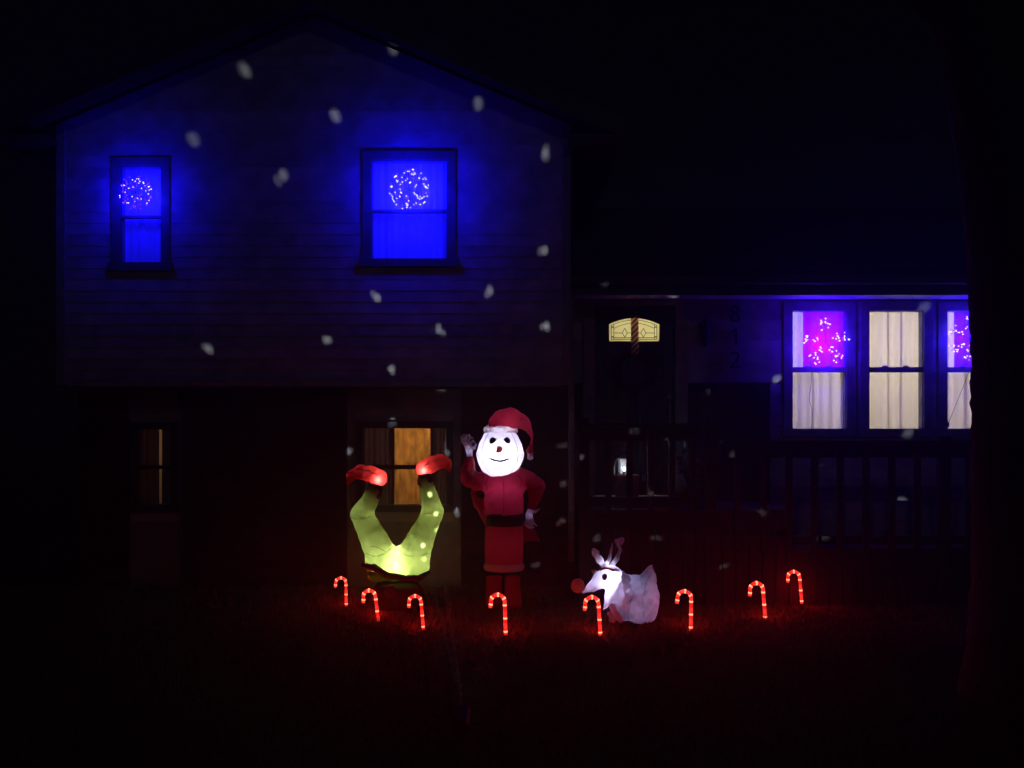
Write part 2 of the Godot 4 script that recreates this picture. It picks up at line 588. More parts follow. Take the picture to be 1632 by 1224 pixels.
# a snowflake of wire and small lamps; six arms with clustered tips
func snowflake(label: String, at: Vector3, r: float, blue: float, seed_: int, arms: int, cord: Array, tint: Color, spread := 1.0, spill := 0.12) -> void:
	var t := thing("snowflake_light", label, "window light", at, "lit snowflakes hung at the windows")
	var q := RandomNumberGenerator.new()
	q.seed = seed_
	var wire := tool_()
	var hot := tool_()
	var pink := tool_()
	for k in arms:
		var a := TAU * k / arms + PI / 2.0 + 0.05
		var d := Vector3(cos(a), sin(a), 0)
		var e := Vector3(-sin(a), cos(a), 0)
		bar(wire, Vector3.ZERO, d * r, 0.004, 0.004)
		for s in [0.45, 0.7]:
			for side in [-1, 1]:
				bar(wire, d * r * s, d * r * (s + 0.2) + e * side * r * 0.24, 0.003, 0.003)
		for i in 20:
			var along := q.randf_range(0.3, 1.0) if i % 3 else q.randf_range(0.7, 1.0)
			var c: Vector3 = d * r * along + e * r * q.randf_range(-0.27, 0.27) * minf(1.0, along * 1.2) * spread + Vector3(0, 0, q.randf_range(-0.006, 0.006))
			var big := q.randf()
			var s: float = r * (0.021 if big < 0.55 else 0.015)
			ball(hot if big < (0.3 if seed_ == 9 else 0.62) else pink, c, Vector3(s * q.randf_range(1, 1.6), s, s * 0.8), 4, 6)
	tube(wire, [Vector3(0, r, 0), Vector3(0, r + 0.1, -0.003)], [0.002], 5)
	obj("wire_frame", wire, M.black, t)
	var b := obj("bulbs", hot, M.bulb_hot, t)
	b.set_meta("kind", "stuff")
	obj("dim_bulbs", pink, M.bulb_pink, t).set_meta("kind", "stuff")
	if cord.size():
		var c := tool_()
		tube(c, smooth_path(cord, 6), [0.003], 6)
		var o := obj("cord", c, M.cord, t)
		var p := tool_()
		var end: Vector3 = cord[-1]
		tube(p, [end + Vector3(0, 0.025, 0), end, end - Vector3(0, 0.03, 0)], [0.004, 0.012, 0.008], 8)
		obj("plug", p, M.cord, o)
	var l := SpotLight3D.new()          # the small lamps face the window
	l.name = "lamp_light"
	l.light_color = tint
	l.light_energy = blue
	l.light_size = 0.14
	l.spot_range = 12.0
	l.spot_attenuation = 2.0
	l.spot_angle = 88.0
	l.spot_angle_attenuation = 0.2
	l.shadow_enabled = true
	l.position = Vector3(0, 0, 0.004)
	t.add_child(l, true)
	lamp(t, Vector3(0, 0, 0.006), tint, blue * spill, 0.1, "spill_light")

func build_house() -> void:
	house = thing("house", "dark split-level house with gable, pale lap siding, brick base and lit windows", "house", Vector3.ZERO)
	# ---- upper storey of the left wing, overhanging, its gable to the front
	var zu := -9.0
	var peak := Vector2(-2.03, 5.93)
	var slope := 0.425
	var edge := func(y: float) -> Vector2:
		var half := minf(2.615, (peak.y - y) / slope)
		return Vector2(peak.x - half, peak.x + half)
	var w1 := [-4.01, -3.594, 3.403, 4.387]
	var w2 := [-1.44, -0.669, 3.4417, 4.451]
	var c1 := 0.09
	var shut := func(w: Array, c: float) -> Array: return [w[0] - c, w[1] + c, w[2] - c * 0.5 - 0.04, w[3] + c]
	var eave_y: float = peak.y - slope * 2.615
	var st := tool_()
	holed(st, -4.645, 0.585, 2.17, eave_y, zu - 0.16, zu, [w1, w2])
	prism(st, PackedVector2Array([Vector2(-4.645, eave_y), Vector2(0.585, eave_y), peak]), zu - 0.16, zu)
	box(st, Vector3(-4.645, 2.17, zu - 5.0), Vector3(-4.52, eave_y, zu - 0.161))
	box(st, Vector3(0.46, 2.17, zu - 5.0), Vector3(0.585, eave_y, zu - 0.161))
	var wu := obj("upper_wall", st, M.sheath, house)
	siding(wu, 2.19, 5.92, zu, edge, [shut.call(w1, c1), shut.call(w2, c1)], [M.siding, M.siding_dim])
	st = tool_()
	for x in [-4.645, 0.525]:
		box(st, Vector3(x - 0.012, 2.15, zu), Vector3(x + 0.075, eave_y - 0.02, zu + 0.024))
	box(st, Vector3(-4.57, 2.13, zu + 0.001), Vector3(0.512, 2.2, zu + 0.026))
	obj("corner_board", st, M.trim, house)
	st = tool_()
	box(st, Vector3(-4.64, 2.12, -9.45), Vector3(0.58, 2.165, zu - 0.002))
	obj("overhang_soffit", st, M.dark_trim, house)
	make_window(w1, 3.859, 3.885, zu, c1, M.upper_trim)
	make_window(w2, 3.915, 3.945, zu, c1, M.upper_trim)
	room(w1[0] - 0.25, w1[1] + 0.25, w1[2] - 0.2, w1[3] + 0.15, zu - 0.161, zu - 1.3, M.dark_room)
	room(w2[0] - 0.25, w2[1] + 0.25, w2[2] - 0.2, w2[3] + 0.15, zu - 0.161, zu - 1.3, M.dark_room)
	# gable roof: two slabs with rake boards, the ridge running back
	st = tool_()
	var rake := tool_()
	for s in [-1, 1]:
		var a := Vector2(peak.x, peak.y + 0.05)
		var b := Vector2(peak.x + s * 3.12, peak.y + 0.05 - slope * 3.12)
		var up := Vector2(0, 0.13)
		prism(st, PackedVector2Array([a, b, b + up, a + up]), -14.0, zu + 0.3)
		prism(rake, PackedVector2Array([a - Vector2(0, 0.06), b - Vector2(0, 0.06), b + up, a + up]), zu + 0.302, zu + 0.33)
		box(rake, Vector3(minf(b.x, b.x + s * 0.02), b.y - 0.06, -13.9), Vector3(maxf(b.x, b.x + s * 0.02), b.y + 0.14, zu + 0.33))
		box(rake, Vector3(minf(b.x, peak.x + s * 2.6), b.y - 0.06, -13.9), Vector3(maxf(b.x, peak.x + s * 2.6), b.y - 0.04, zu + 0.3))
	obj("gable_roof", st, M.roof, house)
	obj("rake_board", rake, M.dark_trim, house)
	# ---- lower storey of the left wing
	var zl := -9.4
	var w3 := [-1.598, -0.698, 0.885, 1.711]
	var w4 := [-4.015, -3.652, 0.89, 1.70]
	st = tool_()
	holed(st, -4.645, 0.75, -0.3, 2.12, zl - 0.16, zl - 0.03, [w3, w4])
	var wl := obj("lower_wall", st, M.sheath, house)
	for p in [[-4.645, -4.10], [-3.52, -1.766], [-0.544, 0.75]]:
		brick_panel(wl, p[0], p[1], -0.2, 2.115, zl)
	for p in [[-4.10, -3.52, w4], [-1.766, -0.544, w3]]:
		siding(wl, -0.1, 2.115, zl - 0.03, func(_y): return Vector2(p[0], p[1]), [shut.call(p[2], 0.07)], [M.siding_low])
	make_window(w3, 1.268, 1.315, zl, 0.07, M.dark_trim)
	make_window(w4, 1.27, 1.31, zl, 0.07, M.dark_trim)
	room(w3[0] - 0.3, w3[1] + 0.3, w3[2] - 0.2, w3[3] + 0.2, zl - 0.161, zl - 1.6, M.room)
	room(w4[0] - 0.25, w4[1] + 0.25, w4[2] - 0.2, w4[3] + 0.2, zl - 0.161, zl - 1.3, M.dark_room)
	# ---- right wing: door, three windows, brick base
	var zr := -9.66
	var g1 := [3.084, 3.678, 1.707, 3.0045]
	var g2 := [3.926, 4.526, 1.707, 3.0045]
	var g3 := [4.782, 5.382, 1.707, 3.0045]
	var dr := [0.88, 1.825, 0.93, 3.09]
	st = tool_()
	holed(st, 0.58, 7.0, -0.3, 3.3, zr - 0.16, zr, [g1, g2, g3, dr])
	var wr := obj("right_wall", st, M.sheath, house)
	var cr := 0.1
	siding(wr, 2.215, 3.12, zr, func(_y): return Vector2(0.585, 6.95), [shut.call(g1, cr), shut.call(g2, cr), shut.call(g3, cr), [dr[0] - 0.1, dr[1] + 0.1, 0.0, 3.2]], [M.siding, M.siding_dim])
	siding(wr, -0.1, 2.21, zr, func(_y): return Vector2(2.83, 6.95), [shut.call(g1, cr), shut.call(g2, cr), shut.call(g3, cr)], [M.siding, M.siding_dim])
	brick_panel(wr, 0.6, dr[0] - 0.1, -0.2, 2.205, zr + 0.04)
	brick_panel(wr, dr[1] + 0.1, 2.825, -0.2, 2.205, zr + 0.04)
	for g in [g1, g2, g3]:
		make_window(g, 2.328, 2.3835, zr, cr, M.trim, true)
	room(2.9, 5.6, 1.2, 3.15, zr - 0.161, zr - 2.2, M.room)
	room(0.7, 2.0, 0.9, 3.15, zr - 0.3, zr - 1.5, M.room)
	# eave, soffit boards, gutter, roof slope of the right wing
	st = tool_()
	prism(st, PackedVector2Array([Vector2(9.18, 3.27), Vector2(13.2, 4.97), Vector2(13.2, 5.07), Vector2(9.18, 3.37)]), 0.59, 7.4)
	var roof := obj("right_roof", st, M.roof, house)
	roof.rotation.y = PI / 2.0
	roof.position = Vector3(0, 0, 0)
	st = tool_()
	var sb := 0.6
	while sb < 6.9:
		var b := tool_()
		box(b, Vector3(sb, 3.127, -9.65), Vector3(sb + 0.118, 3.142, -9.215))
		obj("soffit_board", b, M.white_trim, house)
		sb += 0.126
	st = tool_()
	box(st, Vector3(0.59, 3.143, -9.66), Vector3(7.2, 3.16, -9.2))
	obj("soffit_backing", st, M.black, house)
	st = tool_()
	box(st, Vector3(0.59, 3.10, -9.213), Vector3(7.3, 3.30, -9.19))
	obj("fascia", st, M.dark_trim, house)
	st = tool_()
	tube(st, [Vector3(0.6, 3.25, -9.13), Vector3(7.3, 3.25, -9.13)], [0.055], 10)
	obj("gutter", st, M.dark_trim, house)
	st = tool_()
	box(st, Vector3(0.597, 0.3, -9.32), Vector3(0.655, 3.2, -9.25))
	obj("downspout", st, M.trim, house)
	build_door(dr, zr)
	# house number, read from the top down
	for i in 3:
		var tm := TextMesh.new()
		var f := SystemFont.new()
		f.font_names = PackedStringArray(["Droid Sans"])
		tm.font = f
		tm.text = "812"[i]
		tm.font_size = 40
		tm.pixel_size = 0.0062
		tm.depth = 0.02
		var d := obj("house_number", tm, M.black, house)
		d.position = Vector3(2.443, 2.965 - i * 0.255, zr + 0.03)

func build_door(dr: Array, zr: float) -> void:
	var d := group_node("front_door", house)
	var cx := 1.352
	var fx := 0.2795          # half width of the fanlight
	var fy0 := 2.673          # its foot
	var fs := 2.862           # springing
	var ft := 2.932           # crown
	var st := tool_()
	var z := zr - 0.05
	holed(st, dr[0] + 0.03, dr[1] - 0.03, dr[2] + 0.04, dr[3] - 0.03, z - 0.045, z, [[cx - fx, cx + fx, fy0, ft]])
	var arc := []
	for i in 17:
		var u := float(i) / 16.0 * 2 - 1
		arc.append(Vector2(cx + fx * u, fs + (ft - fs) * (1 - u * u)))
	for side in 2:
		var poly := PackedVector2Array()
		for i in 9:
			poly.append(arc[i] if side == 0 else arc[16 - i])
		poly.append(Vector2(cx - fx if side == 0 else cx + fx, ft))
		prism(st, poly, z - 0.044, z - 0.001)
	obj("door_slab", st, M.door, d)
	# raised panels
	for p in [[-0.33, -0.05, 1.75, 2.5], [0.05, 0.33, 1.75, 2.5], [-0.33, -0.05, 1.1, 1.62], [0.05, 0.33, 1.1, 1.62]]:
		var b := tool_()
		hexa(b, [Vector3(cx + p[0], p[2], z), Vector3(cx + p[1], p[2], z), Vector3(cx + p[1], p[3], z), Vector3(cx + p[0], p[3], z),
			Vector3(cx + p[0] + 0.03, p[2] + 0.03, z + 0.015), Vector3(cx + p[1] - 0.03, p[2] + 0.03, z + 0.015), Vector3(cx + p[1] - 0.03, p[3] - 0.03, z + 0.015), Vector3(cx + p[0] + 0.03, p[3] - 0.03, z + 0.015)])
		obj("door_panel", b, M.door, d)
	st = tool_()
	for x in [[dr[0] - 0.1, dr[0] + 0.028], [dr[1] - 0.028, dr[1] + 0.1]]:
		box(st, Vector3(x[0], dr[2], zr - 0.12), Vector3(x[1], dr[3] + 0.03, zr + 0.045))
	box(st, Vector3(dr[0] + 0.028, dr[3] - 0.028, zr - 0.12), Vector3(dr[1] - 0.028, dr[3] + 0.03, zr + 0.043))
	obj("door_frame", st, M.trim, d)
	st = tool_()
	box(st, Vector3(dr[0] + 0.0, dr[2] - 0.03, zr - 0.1), Vector3(dr[1], dr[2] + 0.035, zr + 0.08))
	obj("threshold", st, M.white_trim, d)
	st = tool_()
	tube(st, smooth_path([Vector3(1.735, 1.98, z + 0.01), Vector3(1.735, 1.975, z + 0.06), Vector3(1.735, 1.87, z + 0.065), Vector3(1.735, 1.77, z + 0.06), Vector3(1.735, 1.765, z + 0.01)], 4), [0.011], 8)
	ball(st, Vector3(1.735, 2.06, z + 0.02), Vector3(0.025, 0.025, 0.015), 6, 12)
	obj("door_handle", st, M.metal, d)
	# fanlight: obscure glass, came lines, moulded rim
	var fan := group_node("fanlight", d)
	st = tool_()
	var glass := PackedVector2Array([Vector2(cx + fx, fy0), Vector2(cx - fx, fy0)])
	for a in arc: glass.append(a)
	prism(st, glass, z - 0.03, z - 0.024)
	obj("pane", st, M.obscure, fan)
	st = tool_()
	var zz := z - 0.02
	var line := func(x0: float, y0: float, x1: float, y1: float, w := 0.006) -> void:
		bar(st, Vector3(cx + x0, y0, zz), Vector3(cx + x1, y1, zz), w, 0.008)
	for s in [-1, 1]:
		line.call(s * 0.252, fy0 + 0.025, s * 0.252, fs - 0.004)
		line.call(s * 0.225, fy0 + 0.025, s * 0.225, fs + 0.0)
		line.call(s * 0.253, fy0 + 0.05, s * 0.222, fy0 + 0.05, 0.014)
		line.call(s * 0.253, fs - 0.03, s * 0.222, fs - 0.03, 0.014)
		line.call(s * 0.222, fy0 + 0.094, s * 0.13, fy0 + 0.094)
		line.call(s * 0.075, fy0 + 0.094, 0, fy0 + 0.094)
		line.call(s * 0.13, fy0 + 0.094, s * 0.103, fy0 + 0.145)
		line.call(s * 0.103, fy0 + 0.145, s * 0.075, fy0 + 0.094)
		line.call(s * 0.075, fy0 + 0.094, s * 0.103, fy0 + 0.045)
		line.call(s * 0.103, fy0 + 0.045, s * 0.13, fy0 + 0.094)
		line.call(s * 0.225, fy0 + 0.042, 0, fy0 + 0.042)
		line.call(s * 0.252, fy0 + 0.024, 0, fy0 + 0.024)
		for i in 6:
			var u0 := i / 6.0
			var u1 := (i + 1) / 6.0
			for inset in [[0.252, -0.022], [0.222, -0.055]]:
				var w: float = inset[0]
				line.call(s * w * u0, ft + inset[1] - (ft - fs) * u0 * u0 * 0.85, s * w * u1, ft + inset[1] - (ft - fs) * u1 * u1 * 0.85, 0.005)
	obj("came", st, M.came, fan)

# ------------------------------------------------------------------ scene
func _ready() -> void:
	rng.seed = 20
	used = {}
	# camera: level, with the lens shifted up so that verticals stay vertical
	var cam := Camera3D.new()
	cam.name = "camera"
	cam.projection = Camera3D.PROJECTION_FRUSTUM
	cam.near = 0.05
	cam.far = 200.0
	cam.size = 0.05 * 1224.0 / 1400.0
	cam.frustum_offset = Vector2(0, 0.05 * 88.0 / 1400.0)
	cam.position = Vector3(0, EYE, 0)
	add_child(cam)
	# night sky, faint moonlight, a thin winter mist
	var env := Environment.new()
	var sky := Sky.new()
	var sm := ProceduralSkyMaterial.new()
	sm.sky_top_color = Color(0.05, 0.05, 0.09)
	sm.sky_horizon_color = Color(0.07, 0.06, 0.09)
	sm.ground_bottom_color = Color(0.03, 0.03, 0.03)
	sm.ground_horizon_color = Color(0.06, 0.05, 0.07)
	sky.sky_material = sm
	env.background_mode = Environment.BG_SKY
	env.sky = sky
	env.background_energy_multiplier = 0.1
	env.tonemap_mode = Environment.TONE_MAPPER_LINEAR
	env.tonemap_exposure = 1.0
	env.sdfgi_enabled = true
	env.ssao_enabled = true
	env.ssil_enabled = true
	env.volumetric_fog_enabled = true
	env.volumetric_fog_density = 0.012
	env.volumetric_fog_albedo = Color(0.95, 0.95, 1.0)
	env.volumetric_fog_anisotropy = 0.7
	var we := WorldEnvironment.new()
	we.name = "environment"
	we.environment = env
	add_child(we)
	var moon := DirectionalLight3D.new()
	moon.name = "moon"
	moon.light_color = Color(0.9, 0.85, 1.0)
	moon.light_energy = 0.010
	moon.light_angular_distance = 3.0
	moon.shadow_enabled = true
	moon.rotation_degrees = Vector3(-24, 14, 0)
	moon.sky_mode = DirectionalLight3D.SKY_MODE_LIGHT_ONLY
	add_child(moon)

	make_materials()
	M.bulb_hot = glow(1.0, 0.85, 0.8, 4.0)
	M.bulb_pink = glow(0.85, 0.12, 0.55, 1.2)
	M.cord = mat(0.03, 0.03, 0.06, 0.6)
	M.came = mat(0.04, 0.035, 0.015, 0.5)
	M.obscure = mat(0.7, 0.68, 0.5, 0.5)
	M.obscure.backlight_enabled = true
	M.obscure.backlight = lin(1.0, 0.97, 0.74)

	build_ground()
	build_house()
	build_windows_content()
	build_porch()
	build_tree()
	build_legs()
	build_snowman()
	build_reindeer()
	build_canes()
	build_projector()

func ground_y(z: float) -> float:          # z is the distance in front of the camera
	if z > 9.4: return 0.0
	return -0.067 * (9.4 - z) if z > 4.0 else -0.362 - 0.02 * (4.0 - z)

func build_ground() -> void:
	var st := tool_()
	var zs := [-60.0, -9.4, -8.0, -6.5, -5.0, -4.0, -1.0, 3.0]
	var up := func(z: float) -> float: return ground_y(-z)
	for i in zs.size() - 1:
		var a: float = zs[i]
		var b: float = zs[i + 1]
		var n := Vector3(0, b - a, -(up.call(b) - up.call(a))).normalized()
		quad(st, Vector3(-60, up.call(a), a), Vector3(60, up.call(a), a), Vector3(60, up.call(b), b), Vector3(-60, up.call(b), b), n)
	struct("ground", st, M.ground)
	# grass: tufts of bent blades
	var tuft := tool_()
	var r := RandomNumberGenerator.new()
	r.seed = 4
	for i in 9:
		var a := r.randf() * TAU
		var base := Vector3(cos(a), 0, sin(a)) * r.randf() * 0.03
		var lean := Vector3(cos(a + 0.6), 0, sin(a + 0.6)) * r.randf_range(0.01, 0.04)
		var h := r.randf_range(0.03, 0.07)
		var side := Vector3(-sin(a), 0, cos(a)) * 0.0025
		var mid := base + lean * 0.35 + Vector3(0, h * 0.6, 0)
		var tip := base + lean + Vector3(0, h, 0)
		var n := side.cross(Vector3.UP).normalized()
		quad(tuft, base - side, base + side, mid + side * 0.8, mid - side * 0.8, n)
		tri(tuft, mid - side * 0.8, mid + side * 0.8, tip, n, n, n)
	var mm := MultiMesh.new()
	mm.transform_format = MultiMesh.TRANSFORM_3D
	mm.use_colors = true
	mm.mesh = tuft.commit()
	var count := 42000
	mm.instance_count = count
	var patch := FastNoiseLite.new()
	patch.seed = 3
	patch.frequency = 0.7
	for i in count:
		var z := r.randf_range(4.2, 9.35)
		var x := r.randf_range(-0.62, 0.62) * z
		var s := r.randf_range(0.5, 1.2) * (1.0 + 0.5 * patch.get_noise_2d(x, z))
		mm.set_instance_transform(i, Transform3D(Basis(Vector3.UP, r.randf() * TAU).scaled(Vector3(s, s * r.randf_range(0.7, 1.2), s)), Vector3(x, ground_y(z) - 0.004, -z)))
		var v := r.randf_range(0.6, 1.2)
		mm.set_instance_color(i, Color(0.12 * v, 0.1 * v, 0.045 * v))
	var g := MultiMeshInstance3D.new()
	g.name = "lawn_grass"
	g.multimesh = mm
	g.material_override = M.grass
	g.set_meta("kind", "stuff")
	g.set_meta("label", "short dark lawn grass lit red around the candy canes")
	g.set_meta("category", "grass")
	add_child(g)

func cloth(r: float, g: float, b: float, tr: float, tg: float, tb: float) -> StandardMaterial3D:
	var m := mat(r, g, b, 0.9)
	m.backlight_enabled = true
	m.backlight = lin(tr, tg, tb)
	return m

func build_windows_content() -> void:
	var zr := -9.66
	var cream := cloth(0.7, 0.67, 0.62, 1.0, 0.95, 0.86)
	M.cream = cream
	var blue := cloth(0.6, 0.6, 0.75, 0.6, 0.6, 0.8)
	var grp := "cream curtains in the right hand windows"
	curtain("cream curtain in the leftmost of the three front windows, behind the magenta cloth", 2.97, 3.8, 1.62, 3.1, zr - 0.1, 3.0, 0.022, cream, grp, 3)
	curtain("plain cream curtain with a dark middle fold, in the window without a snowflake", 3.82, 4.64, 1.62, 3.1, zr - 0.1, 2.6, 0.026, cream, grp, 8)
	curtain("cream curtain in the window cut off by the tree trunk", 4.68, 5.5, 1.62, 3.1, zr - 0.1, 3.0, 0.022, cream, grp, 6)
	# coloured backing cloths behind the two snowflakes of the right wing
	var mag := cloth(0.55, 0.0, 0.5, 1.0, 0.02, 0.8)
	var vio := cloth(0.2, 0.0, 0.6, 0.55, 0.02, 1.0)
	var t := thing("backing_cloth", "magenta cloth hung behind the flower shaped snowflake light", "cloth", Vector3(3.45, 2.4, zr - 0.075), "coloured cloths in the right hand windows")
	obj("cloth", curtain_mesh(-0.225, 0.24, -0.03, 0.62, 0, 2.0, 0.008, 2), mag, t)
	t = thing("backing_cloth", "violet cloth hung in the window beside the tree trunk", "cloth", Vector3(5.13, 2.4, zr - 0.075), "coloured cloths in the right hand windows")
	obj("cloth", curtain_mesh(-0.23, 0.25, -0.03, 0.6, 0, 2.0, 0.008, 5), vio, t)
	curtain("narrow blue lit curtain in the small upper left window", -4.1, -3.5, 3.3, 4.46, -9.11, 3.0, 0.012, blue, "", 4)
	curtain("wide pleated blue lit curtain in the upper window of the gable", -1.54, -0.56, 3.33, 4.53, -9.11, 6.0, 0.012, blue, "", 7)
	# lower windows
	var amber := cloth(0.55, 0.38, 0.18, 1.0, 0.7, 0.36)
	amber.albedo_texture = noise_tex(0.02, 12, 0.55, 1.0)
	amber.uv1_triplanar = true
	amber.uv1_scale = Vector3(2.2, 0.8, 1)
	var drape := cloth(0.05, 0.035, 0.05, 0.02, 0.012, 0.01)
	curtain("amber print sheer curtain lit from indoors, behind the green legs", -1.33, -0.86, 0.84, 1.78, -9.72, 2.5, 0.012, amber, "", 5)
	curtain("dark drape on the left of the amber sheer", -1.7, -1.285, 0.82, 1.8, -9.64, 3.0, 0.02, drape, "", 1)
	curtain("dark drape on the right of the amber sheer", -0.895, -0.6, 0.82, 1.8, -9.64, 3.0, 0.02, drape, "", 2)
	var brown := cloth(0.1, 0.05, 0.03, 0.05, 0.024, 0.012)
	curtain("dim brown drape with a bright slit, in the lower left window", -4.06, -3.875, 0.84, 1.78, -9.64, 2.0, 0.012, brown, "", 9)
	curtain("dark drape right of the bright slit in the lower left window", -3.842, -3.6, 0.84, 1.78, -9.64, 2.0, 0.012, drape, "", 3)
	curtain("thin pale curtain edge that makes the bright slit in the lower left window", -3.885, -3.838, 0.84, 1.78, -9.66, 1.0, 0.006, cloth(0.4, 0.35, 0.28, 0.8, 0.65, 0.45), "", 3)
	# room lamps: bulbs on short stems
	for l in [[Vector3(4.25, 2.75, zr - 1.4), 1.75, Color(1, 0.95, 0.9)], [Vector3(-1.08, 1.72, -10.4), 0.75, Color(1, 0.87, 0.68)], [Vector3(-3.85, 1.6, -10.3), 0.1, Color(1, 0.8, 0.55)], [Vector3(1.45, 2.9, zr - 0.75), 0.95, Color(1, 0.97, 0.85)]]:
		var b := tool_()
		ball(b, l[0], Vector3.ONE * 0.035, 8, 12)
		obj("room_bulb", b, glow(1, 0.9, 0.7, 1.0), house)
		lamp(house, l[0], l[2], l[1], 0.05, "room_light")
	# snowflakes
	var deep := Color(0.0, 0.0, 1.0)
	var e := 2.2
	snowflake("round dotted snowflake light in the upper window of the gable", P(652, 302, 8.87), 0.2, 4.8, 3, 6, [], deep, 1.7, 0.035)
	snowflake("half lit snowflake light in the small upper left window", P(216, 307, 8.87), 0.165, 1.7, 9, 6, [], deep, 1.5)
	snowflake("five armed snowflake light with hanging cord, before the magenta cloth", P(1316, 545, 9.58), 0.26, e, 5, 5, [Vector3(-0.16, -0.2, 0), Vector3(-0.16, -0.45, 0), Vector3(-0.18, -0.62, 0), Vector3(-0.15, -0.75, 0), Vector3(-0.155, -0.97, 0)], Color(0.2, 0, 1), 1.0, 0.22)
	snowflake("snowflake light beside the tree trunk, cord slanting to the left", P(1545, 540, 9.58), 0.24, e * 0.7, 14, 6, [Vector3(0.03, -0.24, 0), Vector3(-0.02, -0.4, 0), Vector3(-0.12, -0.65, 0), Vector3(-0.2, -0.85, 0), Vector3(-0.23, -0.93, 0)], Color(0.14, 0, 1), 1.0, 0.22)

func build_porch() -> void:
	var p := thing("porch", "dark stained timber porch with railings in front of the door", "porch", Vector3(0.6, 0, -8.5))
	var o := Vector3(0.6, 0, -8.5)
	var x := 0.74
	while x < 2.62:        # deck boards run to the door
		var b := tool_()
		box(b, Vector3(x, 0.875, -9.6) - o, Vector3(x + 0.132, 0.91, -8.48) - o)
		obj("deck_board", b, M.deck, p)
		x += 0.14
	var z := -9.6
	while z < -8.5:        # lower deck in front of the three windows
		var b := tool_()
		box(b, Vector3(2.66, 0.5, z) - o, Vector3(6.4, 0.535, z + 0.132) - o)
		obj("deck_board", b, M.deck, p)
		z += 0.14
	var st := tool_()
	box(st, Vector3(0.74, 0.72, -8.55) - o, Vector3(2.64, 0.872, -8.51) - o)
	box(st, Vector3(2.66, 0.36, -8.55) - o, Vector3(6.4, 0.497, -8.51) - o)
	obj("rim_board", st, M.rail, p)
	x = 0.75
	while x < 6.3:         # skirt of upright boards down to the lawn
		var b := tool_()
		var top := 0.715 if x < 2.6 else 0.355
		box(b, Vector3(x, -0.12, -8.56) - o, Vector3(x + 0.118, top, -8.535) - o)
		obj("skirt_board", b, M.rail, p)
		x += 0.13
	# railings: [x0, x1, top of rail, foot rail, step of the balusters, first baluster]
	for r in [[0.68, 1.83, 1.742, 0.98, 0.205, 0.93], [2.02, 6.35, 1.578, 0.6, 0.248, 2.18]]:
		st = tool_()
		box(st, Vector3(r[0], r[2] - 0.035, -8.58) - o, Vector3(r[1], r[2], -8.42) - o)
		box(st, Vector3(r[0], r[2] - 0.165, -8.55) - o, Vector3(r[1], r[2] - 0.037, -8.51) - o)
		obj("top_rail", st, M.rail, p)
		st = tool_()
		box(st, Vector3(r[0], r[3] - 0.03, -8.55) - o, Vector3(r[1], r[3] + 0.05, -8.512) - o)
		obj("foot_rail", st, M.rail, p)
		x = r[5]
		while x < r[1] - 0.05:
			var b := tool_()
			box(b, Vector3(x - 0.03, r[3] - 0.1, -8.508) - o, Vector3(x + 0.03, r[2] - 0.04, -8.47) - o)
			obj("baluster", b, M.rail, p)
			x += r[4]
	for x2 in [0.70, 1.93, 4.2, 6.3]:
		var b := tool_()
		box(b, Vector3(x2 - 0.048, -0.12, -8.59) - o, Vector3(x2 + 0.048, 1.8 if x2 < 2 else 1.62, -8.495) - o)
		obj("post", b, M.rail, p)
	# things on and by the porch
	var c := thing("storage_box", "dull red box on the porch under the candle lantern", "box", Vector3(1.21, 0.91, -9.25))
	st = tool_()
	box(st, Vector3(-0.11, 0, -0.1), Vector3(0.11, 0.27, 0.1))
	obj("body", st, mat(0.22, 0.03, 0.03, 0.6), c)
	st = tool_()
	box(st, Vector3(-0.12, 0.272, -0.11), Vector3(0.12, 0.305, 0.11))
	obj("lid", st, mat(0.25, 0.035, 0.03, 0.6), c)
	var l := thing("lantern", "small candle lantern with a glowing flame, behind the porch railing", "lantern", Vector3(1.18, 1.215, -9.25))
	st = tool_()
	box(st, Vector3(-0.055, 0, -0.055), Vector3(0.055, 0.016, 0.055))
	box(st, Vector3(-0.055, 0.165, -0.055), Vector3(0.055, 0.18, 0.055))
	for sx in [-1, 1]:
		for sz in [-1, 1]:
			box(st, Vector3(sx * 0.05 - 0.005, 0.016, sz * 0.05 - 0.005), Vector3(sx * 0.05 + 0.005, 0.165, sz * 0.05 + 0.005))
	hexa(st, [Vector3(-0.05, 0.181, -0.05), Vector3(0.05, 0.181, -0.05), Vector3(0.05, 0.181, 0.05), Vector3(-0.05, 0.181, 0.05), Vector3(-0.015, 0.215, -0.015), Vector3(0.015, 0.215, -0.015), Vector3(0.015, 0.215, 0.015), Vector3(-0.015, 0.215, 0.015)])
	obj("frame", st, M.metal, l)
	st = tool_()
	box(st, Vector3(-0.046, 0.018, -0.05), Vector3(0.046, 0.163, -0.047))
	obj("back_plate", st, M.white_trim, l)
	st = tool_()
	tube(st, smooth_path([Vector3(-0.05, 0.18, 0), Vector3(-0.09, 0.15, 0.02), Vector3(-0.11, 0.05, 0.03), Vector3(-0.1, -0.02, 0.03)], 4), [0.006], 6)
	obj("handle", st, M.metal, l)
	st = tool_()
	tube(st, [Vector3(0, 0.016, 0), Vector3(0, 0.04, 0)], [0.018], 10)
	obj("candle", st, M.white_trim, l)
	st = tool_()
	ball(st, Vector3(0, 0.058, 0), Vector3(0.013, 0.026, 0.013), 8, 10)
	obj("flame", st, glow(0.9, 0.92, 1.0, 8.0), l)
	lamp(l, Vector3(0, 0.058, 0), Color(0.85, 0.88, 1.0), 0.02, 0.012)
	# pot plant right of the door
	var pl := thing("potted_plant", "leafy plant in a pot by the porch railing, right of the door", "plant", Vector3(1.82, 0.91, -9.05))
	st = tool_()
